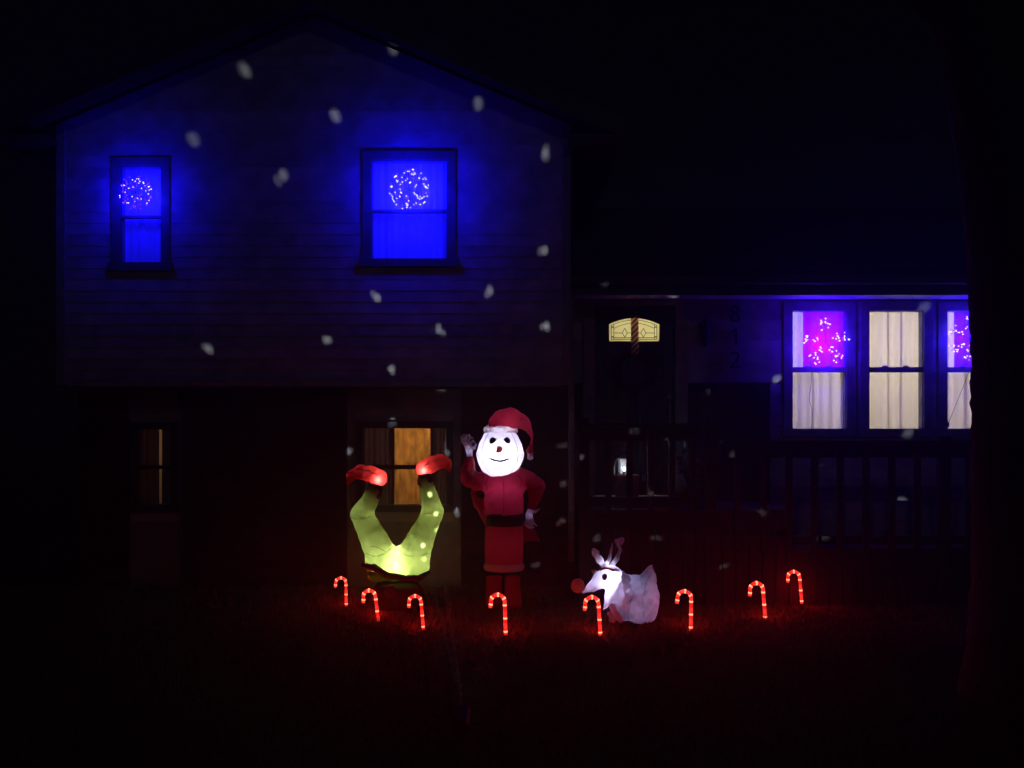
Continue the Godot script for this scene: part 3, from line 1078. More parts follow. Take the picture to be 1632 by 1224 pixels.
	lathe(st, Vector3.ZERO, [[0.001, 0.0], [0.08, 0.0], [0.11, 0.18], [0.12, 0.18], [0.12, 0.2], [0.1, 0.2], [0.001, 0.19]], 18)
	obj("pot", st, mat(0.15, 0.06, 0.04, 0.8), pl)
	st = tool_()
	var lf := tool_()
	for i in 16:
		var a := rng.randf() * TAU
		var tip := Vector3(cos(a) * rng.randf_range(0.05, 0.2), rng.randf_range(0.3, 0.56), sin(a) * rng.randf_range(0.05, 0.15))
		tube(st, [Vector3(0, 0.18, 0), tip * 0.6 + Vector3(0, 0.1, 0), tip], [0.005, 0.004, 0.002], 5)
		for j in 7:
			var b := Vector3(0, 0.2, 0).lerp(tip, rng.randf_range(0.4, 1.0))
			var dir := Vector3(rng.randf_range(-1, 1), rng.randf_range(-0.2, 0.8), rng.randf_range(-1, 1)).normalized()
			var sd := dir.cross(Vector3(rng.randf(), rng.randf(), 0.3)).normalized() * 0.018
			var n := dir.cross(sd).normalized()
			quad(lf, b, b + dir * 0.04 + sd, b + dir * 0.08, b + dir * 0.04 - sd, n)
	obj("stem", st, M.bark, pl)
	obj("leaves", lf, mat(0.12, 0.05, 0.045, 0.6), pl).set_meta("kind", "stuff")
	# wreath with its striped ribbon, and the unlit wall lamp
	var w := thing("wreath", "dark evergreen wreath hung on the front door by a striped ribbon", "wreath", Vector3(1.352, 2.34, -9.70))
	st = tool_()
	for i in 900:
		var a := rng.randf() * TAU
		var c2 := Vector3(cos(a), sin(a), 0) * 0.2
		var d := (Vector3(cos(a), sin(a), 0) * rng.randf_range(-1, 1) + Vector3(0, 0, rng.randf_range(0.0, 1)) + Vector3(-sin(a), cos(a), 0) * rng.randf_range(0.2, 1.0)).normalized()
		var q := c2 + Vector3(cos(a), sin(a), 0) * rng.randf_range(-0.05, 0.05) + Vector3(0, 0, rng.randf_range(0.01, 0.05))
		var sd := d.cross(Vector3(0.3, 0.2, 1)).normalized() * 0.004
		tri(st, q - sd, q + sd, q + d * 0.07, Vector3(0, 0, 1), Vector3(0, 0, 1), d)
	obj("needles", st, mat(0.012, 0.025, 0.012, 0.7), w).set_meta("kind", "stuff")
	st = tool_()
	var ring := []
	for i in 33: ring.append(Vector3(cos(TAU * i / 32.0), sin(TAU * i / 32.0), 0.08) * Vector3(0.2, 0.2, 0.3))
	tube(st, ring, [0.03], 8)
	obj("ring", st, mat(0.012, 0.02, 0.012, 0.9), w)
	var img := Image.create(64, 256, false, Image.FORMAT_RGB8)
	for yy in 256:
		for xx in 64:
			var s := fposmod((yy + xx * 0.75) / 34.0, 1.0)
			img.set_pixel(xx, yy, Color(0.86, 0.74, 0.66) if s < 0.5 else Color(0.5, 0.1, 0.07))
	var rm := mat(1, 1, 1, 0.7)
	rm.albedo_texture = ImageTexture.create_from_image(img)
	rm.backlight_enabled = true
	rm.backlight = Color(0.9, 0.9, 0.9)
	st = tool_()
	var v := [Vector3(-0.042, 0.18, 0.064), Vector3(0.042, 0.18, 0.064), Vector3(0.042, 0.62, 0.01), Vector3(-0.042, 0.62, 0.01)]
	var uv := [Vector2(0, 1), Vector2(1, 1), Vector2(1, 0), Vector2(0, 0)]
	for f in [0, 2, 1, 0, 3, 2]:
		st.set_normal(Vector3(0, 0.1, 1).normalized())
		st.set_uv(uv[f])
		st.add_vertex(v[f])
	obj("ribbon", st, rm, w)
	var wl := thing("wall_lamp", "dark unlit lantern on the siding between door and house number", "wall lamp", P(1123, 530, 9.58))
	st = tool_()
	lathe(st, Vector3.ZERO, [[0.001, -0.15], [0.03, -0.14], [0.035, -0.11], [0.05, -0.1], [0.06, 0.07], [0.075, 0.08], [0.03, 0.13], [0.012, 0.15], [0.001, 0.17]], 6)
	obj("housing", st, M.black, wl)
	st = tool_()
	box(st, Vector3(-0.035, -0.1, -0.082), Vector3(0.035, 0.1, -0.06))
	tube(st, [Vector3(0, 0.02, -0.065), Vector3(0, 0.02, -0.03)], [0.012], 8)
	obj("bracket", st, M.black, wl)

func build_tree() -> void:
	var t := thing("tree", "dark leaning tree trunk close by at the right edge", "tree", Vector3(3.35, -0.24, -6.0))
	var st := tool_()
	var path := smooth_path([Vector3(0.12, -0.1, 0), Vector3(0.16, 0.8, 0), Vector3(0.13, 1.6, 0), Vector3(0.11, 2.6, 0), Vector3(0.02, 3.6, 0), Vector3(-0.12, 4.6, -0.05), Vector3(-0.2, 5.8, -0.1)], 14)
	var rad := []
	for i in path.size():
		var u := float(i) / path.size()
		rad.append(0.34 - 0.1 * u + 0.12 * exp(-u * 18.0))
	tube(st, path, rad, 40, 0.05)
	obj("trunk", st, M.bark, t)
	for b in [[Vector3(0.05, 3.2, 0.1), Vector3(0.7, 4.2, 0.3), Vector3(1.2, 5.2, 0.4), 0.13], [Vector3(-0.05, 4.2, 0), Vector3(-0.5, 5.2, -0.4), Vector3(-0.9, 6.3, -0.7), 0.1], [Vector3(-0.1, 4.7, 0), Vector3(0.3, 5.4, 0.6), Vector3(0.6, 6.2, 1.0), 0.09]]:
		var s := tool_()
		tube(s, smooth_path([b[0], b[1], b[2]], 8), range(17).map(func(i): return lerpf(b[3], b[3] * 0.4, i / 16.0)), 12, 0.05)
		obj("limb", s, M.bark, t)

# ------------------------------------------------------------------ inflatables
func build_legs() -> void:
	var z := 8.6
	var base := P(633, 960, z)
	base.y = ground_y(z)
	var t := thing("inflatable_elf", "glowing green inflatable trouser legs upside down with red shoes in the air", "inflatable", base)
	var q := func(px: float, py: float, dz := 0.0) -> Vector3: return P(px, py, z) - base + Vector3(0, 0, dz)
	var green := fabric(0.18, 0.22, 0.05, 0.52, 0.67, 0.18)
	var pr := []
	# seat, two thighs, two shins
	pr.append([q.call(606, 893), q.call(662, 893), 0.14, 0.14])
	pr.append([q.call(600, 906), q.call(668, 906), 0.098, 0.098])
	chain(pr, [q.call(607, 882), q.call(577, 821)], [0.15, 0.108])
	chain(pr, [q.call(578, 819), q.call(596, 784)], [0.106, 0.073])
	chain(pr, [q.call(660, 882), q.call(690, 817)], [0.15, 0.1])
	chain(pr, [q.call(690, 814), q.call(677, 766)], [0.1, 0.07])
	# the seam down the seat
	pr.append([q.call(632, 866, 0.15), q.call(631, 915, 0.17), 0.012, 0.012, -1])
	pr.append([q.call(561, 823, 0.105), q.call(596, 822, 0.105), 0.006, 0.006, -1])
	pr.append([q.call(675, 819, 0.105), q.call(706, 818, 0.105), 0.006, 0.006, -1])
	var skin_ := skin(pr, 0.0105, 0.03, 1.1, 0.009, 8.0)
	var trousers := obj("trousers", skin_, green, t)
	var thread := mat(0.05, 0.07, 0.015, 0.8)
	for l in [[[631, 871], [630, 890], [629, 912]], [[630, 869], [616, 879], [600, 883], [584, 879]], [[632, 869], [646, 880], [664, 883], [683, 880]], [[562, 824], [577, 826], [594, 822]], [[676, 818], [690, 816], [705, 820]], [[618, 876], [604, 869], [594, 868]]]:
		seam(trousers, skin_, l.map(func(p): return q.call(p[0], p[1])), thread, 0.0024)
	var cuff := fabric(0.05, 0.015, 0.012, 0.05, 0.02, 0.015)
	var red := fabric(0.35, 0.03, 0.03, 0.8, 0.06, 0.055)
	for s in [[[600, 777, 597, 786], [[604, 762], [590, 755], [574, 752], [560, 757], [555, 770]]], [[677, 757, 678, 768], [[676, 747], [688, 740], [702, 735], [712, 738], [717, 750]]]]:
		var c: Array = s[0]
		pr = []
		pr.append([q.call(c[0], c[1]), q.call(c[2], c[3]), 0.062, 0.076])
		obj("cuff", skin(pr, 0.011, 0.02, 1.0, 0.006, 14.0), cuff, t)
		pr = []
		var pts := []
		for p in s[1]: pts.append(q.call(p[0], p[1], 0.0))
		chain(pr, pts, [0.082, 0.074, 0.066, 0.045, 0.02])
		var shoe := obj("shoe", skin(pr, 0.009, 0.03, 1.0, 0.006, 12.0), red, t)
		# dark seam along the sole
		var st := tool_()
		var seam := []
		for i in pts.size() - 1: seam.append(pts[i] + Vector3(0, [0.03, 0.02, 0.018, 0.012][i], [0.08, 0.073, 0.065, 0.045][i]))
		tube(st, smooth_path(seam, 4), [0.0035], 5)
		obj("seam", st, cuff, shoe)
		lamp(t, pts[0] + Vector3(0, -0.012, 0.056), Color(1, 0.9, 0.85), 0.032, 0.01)
	# sash hanging askew, shirt below it, dark foot
	pr = []
	chain(pr, [q.call(582, 900, 0.10), q.call(600, 901, 0.155), q.call(618, 911, 0.18), q.call(645, 917, 0.185), q.call(672, 917, 0.15), q.call(684, 910, 0.08)], [0.028, 0.032, 0.03, 0.03, 0.026, 0.02])
	obj("sash", skin(pr, 0.009, 0.02, 1.0, 0.008, 12.0), fabric(0.035, 0.015, 0.008, 0.03, 0.015, 0.01), t)
	pr = []
	pr.append([q.call(598, 914, 0.02), q.call(668, 917, -0.02), 0.075, 0.05])
	obj("shirt_hem", skin(pr, 0.011, 0.03, 1.4, 0.01, 9.0), fabric(0.06, 0.12, 0.02, 0.2, 0.4, 0.07), t)
	var st := tool_()
	lathe(st, Vector3(0, 0, 0), [[0.001, 0.0], [0.27, 0.0], [0.28, 0.05], [0.24, 0.18], [0.2, 0.24], [0.001, 0.25]], 26, 0.8, 5, 0.03)
	obj("foot", st, mat(0.03, 0.014, 0.012, 0.7), t)
	st = tool_()
	tube(st, [q.call(628, 936, 0.2), q.call(628, 936, 0.26)], [0.06], 16)
	obj("blower", st, M.black, t)
	lamp(t, q.call(633, 892, 0.02), Color(1, 1, 0.95), 0.155, 0.02)
	lamp(t, q.call(634, 898, 0.12), Color(1, 1, 0.95), 0.006, 0.012)
	lamp(t, q.call(583, 822, 0.0), Color(1, 1, 0.9), 0.008, 0.03)
	lamp(t, q.call(688, 815, 0.0), Color(1, 1, 0.9), 0.010, 0.03)

func build_snowman() -> void:
	var z := 8.6
	var base := P(802, 960, z)
	base.y = ground_y(z)
	var t := thing("inflatable_snowman", "tall inflatable snowman in a red coat and drooping red hat, white head glowing", "inflatable", base)
	var q := func(px: float, py: float, dz := 0.0) -> Vector3: return P(px, py, z) - base + Vector3(0, 0, dz)
	var white := fabric(0.55, 0.55, 0.58, 0.95, 0.95, 1.0)
	var red := fabric(0.3, 0.022, 0.035, 0.6, 0.04, 0.1)
	# head
	var pr := [[q.call(797, 724), q.call(797, 706), 0.214, 0.165], [q.call(797, 706), q.call(797, 699), 0.165, 0.13], [q.call(797, 745), q.call(797, 724), 0.17, 0.214]]
	for dz in [-0.12, -0.06, 0.0, 0.06, 0.12]: pr.append([q.call(760, 672, dz), q.call(836, 672, dz), 0.11, 0.11, -1])
	var skin_ := skin(pr, 0.011, 0.08, 0.95, 0.006, 6.0)
	var head := obj("head", skin_, white, t)
	var thread := mat(0.3, 0.3, 0.36, 0.8)
	for l in [[[779, 690], [770, 712], [770, 735], [780, 753]], [[815, 690], [824, 712], [824, 735], [814, 753]]]:
		seam(head, skin_, l.map(func(p): return q.call(p[0], p[1])), thread, 0.0022)
	var st := tool_()
	for e in [[786, 703], [808, 703]]:
		ball(st, q.call(e[0], e[1], 0.172), Vector3(0.034, 0.038, 0.016), 8, 14)
	obj("eyes", st, M.black, head)
	st = tool_()
	tube(st, [q.call(797, 716, 0.19), q.call(795, 718, 0.25), q.call(792, 720, 0.3)], [0.03, 0.02, 0.004], 12)
	obj("carrot_nose", st, fabric(0.6, 0.18, 0.02, 0.7, 0.2, 0.03), head)
	st = tool_()
	var smile := []
	for i in 9:
		var u := i / 8.0 * 2 - 1
		smile.append(q.call(797 + u * 16, 734 - u * u * 5, 0.234 - 0.055 * u * u))
	tube(st, smile, [0.006, 0.009, 0.01, 0.011, 0.011, 0.011, 0.01, 0.009, 0.006], 8)
	obj("mouth", st, M.black, head)
	# hat
	pr = []
	chain(pr, [q.call(799, 682), q.call(804, 674), q.call(815, 668), q.call(832, 676), q.call(840, 694), q.call(844, 720)], [0.135, 0.13, 0.095, 0.075, 0.055, 0.035])
	for dz in [-0.12, -0.06, 0.0, 0.06, 0.12]: pr.append([q.call(770, 702, dz), q.call(826, 702, dz), 0.122, 0.122, -1])
	lamp(t, q.call(836, 684, 0.0), Color(1, 0.93, 1.0), 0.002, 0.02)
	lamp(t, q.call(808, 676, 0.03), Color(1, 0.93, 1.0), 0.028, 0.03)
	lamp(t, q.call(798, 686, 0.07), Color(0.9, 0.9, 1.0), 0.014, 0.02)
	var hat := obj("hat", skin(pr, 0.011, 0.05, 1.0, 0.01, 9.0), red, t)
	pr = [[q.call(785, 686), q.call(811, 684), 0.075, 0.075], [q.call(798, 685, -0.06), q.call(798, 685, 0.08), 0.075, 0.075]]
	for i in 14:
		var a0 := TAU * i / 14.0
		pr.append([q.call(798, 685) + Vector3(cos(a0) * 0.13, 0, sin(a0) * 0.125), q.call(798, 685) + Vector3(cos(a0) * 0.05, 0, sin(a0) * 0.05), 0.035, 0.05])
	obj("fur_brim", skin(pr, 0.0095, 0.02, 1.0, 0.012, 20.0), white, hat)
	obj("bobble", skin([[q.call(845, 722), q.call(845, 729), 0.027, 0.028]], 0.007, 0.01, 1.0, 0.006, 25.0), white, hat)
	# coat with both sleeves
	pr = [[q.call(803, 772), q.call(803, 808), 0.175, 0.172], [q.call(803, 800), q.call(803, 816), 0.18, 0.18], [q.call(786, 765), q.call(822, 765), 0.13, 0.13]]
	chain(pr, [q.call(782, 763), q.call(762, 768), q.call(747, 764), q.call(746, 748), q.call(749, 732)], [0.085, 0.072, 0.066, 0.056, 0.045])
	chain(pr, [q.call(824, 762), q.call(843, 765), q.call(857, 774), q.call(853, 788), q.call(848, 806)], [0.085, 0.07, 0.062, 0.054, 0.045])
	# coat tails standing off to both sides
	chain(pr, [q.call(754, 786, -0.02), q.call(763, 804, -0.02), q.call(782, 826, 0)], [0.022, 0.045, 0.09])
	skin_ = skin(pr, 0.0115, 0.05, 0.95, 0.012, 8.0)
	var coat := obj("coat", skin_, red, t)
	thread = mat(0.06, 0.008, 0.012, 0.8)
	for l in [[[802, 766], [803, 780], [803, 800], [802, 816]], [[780, 758], [776, 768], [777, 780]], [[826, 757], [831, 767], [828, 779]], [[745, 766], [753, 759], [757, 751]], [[848, 782], [856, 779], [862, 774]]]:
		seam(coat, skin_, l.map(func(p): return q.call(p[0], p[1])), thread, 0.0028)
	st = tool_()
	lathe(st, q.call(803, 834), [[0.183, -0.02], [0.192, 0.0], [0.193, 0.05], [0.19, 0.085], [0.178, 0.1]], 30, 0.95)
	var belt := obj("belt", st, mat(0.02, 0.017, 0.02, 0.4), t)
	st = tool_()
	for b in [[-0.05, -0.035, -0.035, 0.05], [0.035, -0.035, 0.05, 0.05], [-0.035, -0.035, 0.035, -0.02], [-0.035, 0.035, 0.035, 0.05]]:
		box(st, q.call(791, 825, 0.183) + Vector3(b[0], b[1], 0), q.call(791, 825, 0.195) + Vector3(b[2], b[3], 0))
	obj("buckle", st, M.dark_trim, belt)
	st = tool_()
	lathe(st, q.call(803, 900), [[0.15, -0.03], [0.182, -0.02], [0.188, 0.1], [0.186, 0.3], [0.18, 0.41], [0.17, 0.43]], 30, 0.95, 9, 0.012)
	obj("coat_skirt", st, red, t)
	st = tool_()
	lathe(st, q.call(803, 904), [[0.15, -0.03], [0.185, -0.027], [0.2, 0.0], [0.196, 0.025], [0.183, 0.045]], 30, 0.95, 9, 0.012)
	obj("fur_hem", st, white, t)
	pr = []
	chain(pr, [q.call(828, 838, -0.05), q.call(842, 850, -0.06), q.call(858, 862, -0.06)], [0.06, 0.07, 0.02])
	chain(pr, [q.call(842, 850, -0.06), q.call(832, 866, -0.06)], [0.06, 0.02])
	obj("coat_tail", skin(pr, 0.011, 0.03, 0.6, 0.006, 9.0), red, t)
	for s in [-1, 1]:
		st = tool_()
		lathe(st, Vector3(s * 0.09, 0, 0), [[0.001, 0.0], [0.085, 0.0], [0.09, 0.06], [0.078, 0.16], [0.078, 0.3], [0.001, 0.31]], 18, 1.2)
		obj("leg", st, red, t)
	# gloves: palm, four fingers, thumb
	pr = []
	pr.append([q.call(749, 727), q.call(747, 714), 0.028, 0.036])
	chain(pr, [q.call(743, 712, 0.0), q.call(737, 704, 0.015), q.call(736, 697, 0.03), q.call(740, 693, 0.05)], [0.014, 0.013, 0.012, 0.009])
	chain(pr, [q.call(746, 710, 0.01), q.call(741, 702, 0.035), q.call(743, 695, 0.06), q.call(749, 693, 0.075)], [0.014, 0.013, 0.012, 0.009])
	chain(pr, [q.call(749, 710, 0.01), q.call(746, 703, 0.05), q.call(749, 697, 0.08), q.call(754, 698, 0.09)], [0.013, 0.012, 0.011, 0.008])
	chain(pr, [q.call(751, 712, 0.015), q.call(751, 706, 0.06), q.call(754, 703, 0.085), q.call(757, 705, 0.09)], [0.012, 0.011, 0.01, 0.008])
	chain(pr, [q.call(750, 718, 0.01), q.call(756, 714, 0.03), q.call(759, 708, 0.045)], [0.015, 0.013, 0.009])
	obj("glove", skin(pr, 0.0055, 0.012), white, t)
	pr = []
	pr.append([q.call(847, 808), q.call(843, 822), 0.03, 0.036])
	chain(pr, [q.call(840, 825, 0.01), q.call(837, 834, 0.03), q.call(842, 840, 0.045)], [0.013, 0.012, 0.008])
	chain(pr, [q.call(843, 827, 0.015), q.call(841, 836, 0.04), q.call(847, 842, 0.05)], [0.013, 0.012, 0.008])
	chain(pr, [q.call(846, 827, 0.015), q.call(846, 836, 0.045), q.call(851, 840, 0.055)], [0.013, 0.012, 0.008])
	chain(pr, [q.call(848, 825, 0.01), q.call(850, 833, 0.04), q.call(855, 837, 0.05)], [0.012, 0.011, 0.008])
	chain(pr, [q.call(846, 817, 0.02), q.call(853, 815, 0.04), q.call(859, 811, 0.05)], [0.014, 0.012, 0.008])
	obj("glove", skin(pr, 0.0055, 0.012), white, t)
	lamp(t, q.call(748, 719, 0.0), Color(0.85, 0.8, 1.0), 0.0009, 0.01)
	lamp(t, q.call(844, 819, 0.0), Color(0.85, 0.75, 1.0), 0.0004, 0.01)
	lamp(t, q.call(797, 727, 0.115), Color(0.86, 0.86, 1.0), 0.14, 0.03)
	lamp(t, q.call(803, 778, 0.04), Color(0.92, 0.8, 1.0), 0.016, 0.03)
	lamp(t, q.call(803, 865, 0.0), Color(1, 0.8, 0.8), 0.004, 0.03)

func build_reindeer() -> void:
	var z := 8.0
	var base := P(1000, 990, z)
	base.y = ground_y(z)
	var t := thing("inflatable_reindeer", "white inflatable reindeer lying down with red ball nose, open mouth and glowing head", "inflatable", base)
	var q := func(px: float, py: float, dz := 0.0) -> Vector3: return P(px, py, z) - base + Vector3(0, 0, dz)
	var white := fabric(0.5, 0.49, 0.54, 0.95, 0.95, 1.0)
	var pr := []
	chain(pr, [q.call(973, 918), q.call(958, 924), q.call(944, 935), q.call(930, 943)], [0.1, 0.074, 0.04, 0.018])
	chain(pr, [q.call(980, 925), q.call(982, 938), q.call(975, 950), q.call(962, 971)], [0.1, 0.095, 0.058, 0.008])
	var head := obj("head", skin(pr, 0.0085, 0.035, 0.95, 0.004, 10.0), white, t)
	obj("nose", skin([[q.call(921, 934), q.call(921, 933), 0.062, 0.064]], 0.008, 0.01, 1.0, 0.004, 12.0), fabric(0.3, 0.05, 0.05, 0.3, 0.03, 0.03), t)
	var st := tool_()
	ball(st, q.call(962, 917, 0.088), Vector3(0.025, 0.031, 0.014), 8, 14)
	obj("eye", st, M.black, head)
	pr = []
	chain(pr, [q.call(993, 940), q.call(1008, 950), q.call(1022, 955)], [0.12, 0.185, 0.17])
	pr.append([q.call(995, 974), q.call(1026, 976), 0.09, 0.1])
	chain(pr, [q.call(1024, 935), q.call(1033, 920), q.call(1040, 901)], [0.12, 0.06, 0.01])
	pr.append([q.call(1030, 940), q.call(1033, 975), 0.06, 0.07])
	var skin_ := skin(pr, 0.0105, 0.05, 0.9, 0.02, 9.0)
	var body := obj("body", skin_, white, t)
	var thread := mat(0.2, 0.18, 0.22, 0.8)
	for l in [[[1038, 910], [1026, 930], [1020, 955], [1024, 982]], [[1000, 925], [1002, 945], [998, 970], [1000, 985]]]:
		seam(body, skin_, l.map(func(p): return q.call(p[0], p[1])), thread, 0.0024)
	# crumpled ruff between head and body
	pr = []
	for i in 11:
		var a0 := TAU * i / 11.0
		var a1 := TAU * (i + 1) / 11.0
		var c := q.call(990, 941)
		var f := func(a: float) -> Vector3: return c + Vector3(0.05 * sin(a) + 0.012 * sin(a * 5), cos(a) * 0.135, sin(a) * 0.14)
		pr.append([f.call(a0), f.call(a1), 0.03 + 0.012 * (i % 2), 0.03 + 0.012 * ((i + 1) % 2)])
	obj("ruff", skin(pr, 0.0085, 0.02, 1.0, 0.014, 16.0), white, t)
	pr = []
	chain(pr, [q.call(972, 962, 0.12), q.call(980, 976, 0.15), q.call(986, 984, 0.14)], [0.022, 0.026, 0.024])
	pr.append([q.call(972, 975, 0.1), q.call(974, 984, 0.1), 0.028, 0.03])
	obj("front_leg", skin(pr, 0.0075, 0.02, 1.0, 0.01, 18.0), white, t)
	# antlers
	pr = []
	chain(pr, [q.call(962, 903, 0.04), q.call(955, 891, 0.05), q.call(948, 881, 0.05), q.call(946, 876, 0.05), q.call(954, 878, 0.05)], [0.022, 0.032, 0.03, 0.018, 0.005])
	obj("antler", skin(pr, 0.006, 0.012, 0.6, 0.004, 20.0), white, t)
	pr = []
	chain(pr, [q.call(966, 903, -0.03), q.call(972, 892, -0.04), q.call(975, 878, -0.05), q.call(977, 866, -0.05)], [0.022, 0.017, 0.011, 0.006])
	obj("antler_tine", skin(pr, 0.006, 0.012, 0.7, 0.003, 20.0), white, t)
	pr = []
	chain(pr, [q.call(976, 904, -0.07), q.call(985, 892, -0.08), q.call(990, 878, -0.08), q.call(984, 864, -0.07), q.call(992, 862, -0.06), q.call(992, 870, -0.05)], [0.024, 0.022, 0.016, 0.018, 0.024, 0.006])
	obj("antler", skin(pr, 0.0065, 0.012, 0.7, 0.004, 20.0), white, t)
	for a in [[958, 894, 0.045, 0.0016], [968, 899, -0.03, 0.0012], [979, 899, -0.07, 0.0006]]:
		lamp(t, q.call(a[0], a[1], a[2]), Color(0.85, 0.83, 1.0), a[3], 0.01)
	lamp(t, q.call(990, 941) + Vector3(0.055, 0.02, 0.138), Color(0.8, 0.78, 1.0), 0.002, 0.01)
	lamp(t, q.call(921, 934), Color(1, 0.9, 0.9), 0.0012, 0.015)
	var redf := fabric(0.35, 0.05, 0.06, 0.5, 0.08, 0.08)
	st = tool_()
	tube(st, smooth_path([q.call(955, 907, 0.06), q.call(963, 903, 0.085), q.call(972, 905, 0.08), q.call(980, 910, 0.05)], 5), [0.009], 8)
	obj("headband", st, redf, t)
	pr = [[q.call(978, 911, 0.05), q.call(983, 912, 0.04), 0.016, 0.014]]
	obj("bow", skin(pr, 0.006, 0.01), redf, t)
	pr = []
	chain(pr, [q.call(950, 914, -0.06), q.call(945, 911, -0.08)], [0.022, 0.012])
	obj("ear", skin(pr, 0.006, 0.01), fabric(0.6, 0.4, 0.25, 0.6, 0.4, 0.25), t)
	lamp(t, q.call(976, 932, 0.02), Color(0.82, 0.8, 1.0), 0.28, 0.03)
	lamp(t, q.call(996, 942, 0.03), Color(0.82, 0.8, 1.0), 0.013, 0.03)
	lamp(t, q.call(1010, 955, 0.0), Color(0.75, 0.72, 1.0), 0.008, 0.04)

func build_canes() -> void:
	# [stem x, top y, foot y of the lit part, width of the hook, distance]; the row bends back at both ends
	var rows := [[552, 920, 966, 20, 8.5, "leftmost lit candy cane, first of the bending row"],
		[604, 940, 998, 22, 8.1, "second lit candy cane from the left, in front of the green legs' left side"],
		[675, 948, 1003, 22, 7.8, "lit candy cane right below the green legs, third from the left"],
		[806, 948, 1012, 24, 7.6, "lit candy cane in front of the snowman's feet"],
		[957, 950, 1013, 27, 7.6, "lit candy cane standing before the reindeer's open mouth"],
		[1101, 943, 1005, 29, 7.75, "lit candy cane alone to the right of the reindeer"],
		[1220, 927, 988, 32, 8.05, "second lit candy cane from the right, leaning"],
		[1278, 910, 962, 26, 8.4, "rightmost lit candy cane, farthest back in the row"]]
	var red := mat(0.45, 0.02, 0.02, 0.3)
	red.emission_enabled = true
	red.emission = lin(1.0, 0.015, 0.012)
	red.emission_energy_multiplier = 0.85
	var pale := mat(0.6, 0.15, 0.12, 0.3)
	pale.emission_enabled = true
	pale.emission = lin(1.0, 0.04, 0.03)
	pale.emission_energy_multiplier = 0.95
	var hot := glow(1.0, 0.24, 0.12, 3.0)
	var proto: Node3D = null
	for i in rows.size():
		var c: Array = rows[i]
		var z: float = c[4]
		var top := P(c[0], c[1], z)
		var foot := P(c[0], c[2], z)
		var t: Node3D
		if proto == null:
			t = thing("candy_cane", c[5], "candy cane", Vector3.ZERO, "lit candy canes along the lawn")
			proto = t
			# one metre of design: lit height 0.36, hook 0.14 wide, stake below
			var H := 0.36
			var R := 0.063
			var path := [Vector3(0, 0, 0)]
			for k in 7: path.append(Vector3(0, (H - R) * (k + 1) / 7.0, 0))
			for k in 9:
				var a := PI * (k + 1) / 9.0 * 1.06
				path.append(Vector3(-R + R * cos(a), H - R + R * sin(a), 0))
			path.append(path[-1] + Vector3(-0.008, -0.04, 0))
			# spiral bands as short tube lengths, alternating
			var fine := smooth_path(path, 4)
			var bands := [tool_(), tool_()]
			var step := 5
			for k in range(0, fine.size() - 1, step):
				tube(bands[(k / step) % 2], fine.slice(k, mini(k + step + 1, fine.size())), [0.0165], 12)
			obj("red_band", bands[0], red, t)
			obj("pale_band", bands[1], pale, t)
			var st := tool_()
			for k in [3, 14, 25, 33, 44, 55, 65]:
				if k >= fine.size(): continue
				st = tool_()
				ball(st, fine[k], Vector3(0.0182, 0.02, 0.0182), 8, 12)
				obj("bulb", st, hot, t)
			st = tool_()
			tube(st, [Vector3(0, 0.002, 0), Vector3(0, -0.06, 0), Vector3(0.003, -0.16, 0)], [0.009, 0.007, 0.003], 8)
			obj("stake", st, M.black, t)
			st = tool_()
			tube(st, smooth_path([path[-1], path[-1] + Vector3(-0.004, -0.03, 0.0), path[-1] + Vector3(0.01, -0.05, 0.01)], 4), [0.003], 6)
			obj("wire", st, M.black, t)
			lamp(t, Vector3(-0.005, 0.13, 0), Color(1.0, 0.07, 0.045), 0.068, 0.03)
		else:
			t = proto.duplicate()
			t.name = "candy_cane_%03d" % i
			add_child(t)
			t.set_meta("label", c[5])
		t.position = foot
		var s: float = (top.y - foot.y) / 0.36
		t.scale = Vector3.ONE * clampf(s, 0.7, 1.1)
		t.rotation_degrees = Vector3([4, -3, 3, -2, 2, -3, 3, 2][i], [10, -8, 6, -5, 8, -4, 5, -9][i], [1, 8, 5, 2, 4, -1, 6, 5][i])

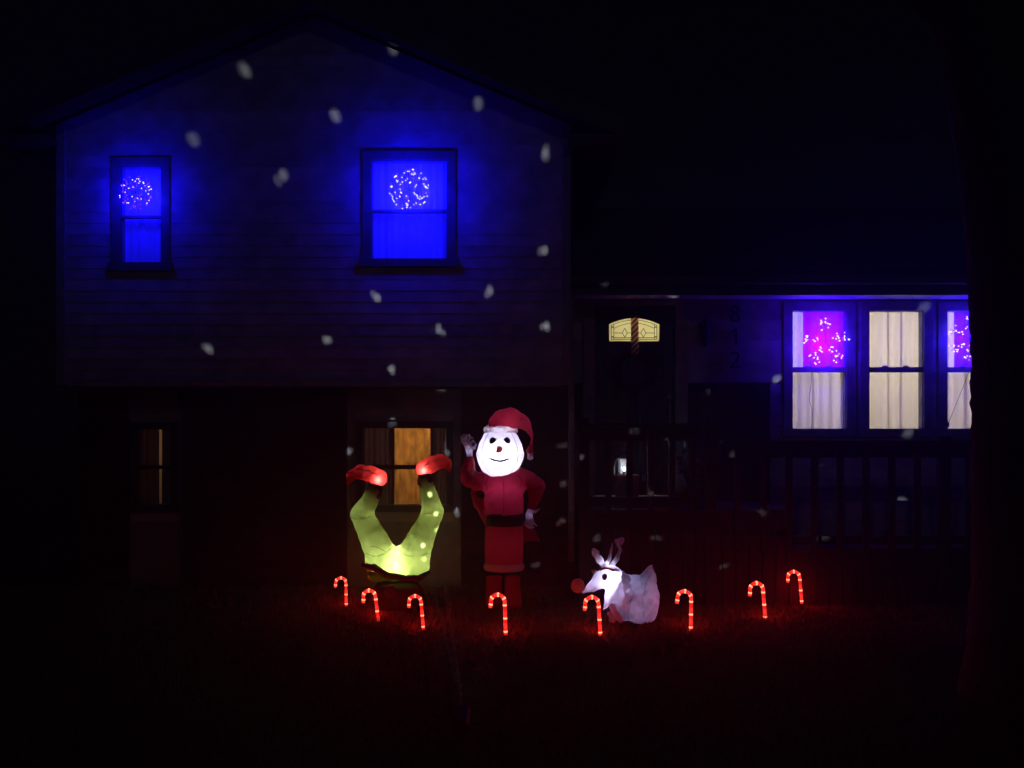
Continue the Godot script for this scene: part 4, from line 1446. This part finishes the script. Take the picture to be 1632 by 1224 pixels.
func build_projector() -> void:
	var z := 5.4
	var at := P(737, 0, z)
	at.y = ground_y(z) + 0.2
	var t := thing("snow_projector", "small black spotlight projector on a stake in the dark lawn before the canes", "projector", Vector3(at.x, ground_y(z), at.z))
	var st := tool_()
	tube(st, [Vector3(0, 0.12, 0.1), Vector3(0, 0.17, 0.01), Vector3(0, 0.185, -0.015)], [0.045, 0.05, 0.052], 16)
	obj("housing", st, M.black, t)
	st = tool_()
	tube(st, [Vector3(0, 0.12, 0.05), Vector3(0, 0.0, 0.06), Vector3(0, -0.1, 0.06)], [0.012, 0.01, 0.004], 8)
	obj("stake", st, M.black, t)
	st = tool_()
	ball(st, Vector3(0, 0.187, -0.02), Vector3(0.03, 0.03, 0.012), 6, 12)
	obj("lens", st, glow(0.8, 0.85, 1.0, 0.5), t)
	var spots := [[390, 110, 9], [307, 222, 9], [450, 280, 9], [537, 183, 9], [628, 75, 9], [762, 165, 9], [868, 245, 9], [868, 398, 9], [601, 475, 9], [782, 463, 9], [699, 526, 9], [871, 517, 9], [524, 541, 9], [333, 558, 9], [622, 588, 9],
		[706, 620, 9.4], [556, 722, 9.4], [557, 822, 9.4], [712, 720, 9.4], [622, 676, 9.4], [727, 815, 9.4], [1073, 478, 9.4], [965, 452, 9.18], [1067, 590, 9.66], [968, 643, 9.66], [1238, 603, 9.66], [1475, 490, 9.66], [1437, 695, 9.5], [1430, 800, 9.6], [1315, 752, 9.6],
		[850, 913, 9.0], [1150, 905, 8.5], [950, 858, 8.56], [1047, 855, 8.56], [900, 770, 9.4], [898, 710, 9.4], [898, 830, 9.4], [1002, 708, 9.66], [1062, 703, 8.5], [1105, 712, 9.66], [1260, 640, 9.66],
		[685, 788, 8.5, 5.0], [694, 819, 8.5, 5.0], [697, 847, 8.5, 5.0], [673, 867, 8.5, 5.0], [676, 893, 8.45, 5.0]]
	for d in spots:
		var to := P(d[0], d[1], d[2])
		for k in 3:
			var s := SpotLight3D.new()
			s.name = "snow_beam"
			s.light_color = Color(0.92, 0.95, 1.0)
			s.light_energy = (17.0 if k == 0 else 11.0) * (d[3] if d.size() > 3 else 1.0)
			s.light_size = 0.01
			s.spot_range = 15.0
			s.spot_attenuation = 2.0
			s.spot_angle = (0.45 if k == 0 else 0.31) * (0.5 if d.size() > 3 else 1.0)
			s.spot_angle_attenuation = 1.0
			s.shadow_enabled = true
			t.add_child(s, true)
			s.position = Vector3(0, 0.2, -0.05)
			var j := Vector3.ZERO if k == 0 else Vector3(rng.randf_range(-1, 1), rng.randf_range(-1, 1), 0) * (0.05 if d.size() < 4 else 0.012)
			s.look_at_from_position(t.position + s.position, to + j, Vector3.UP)
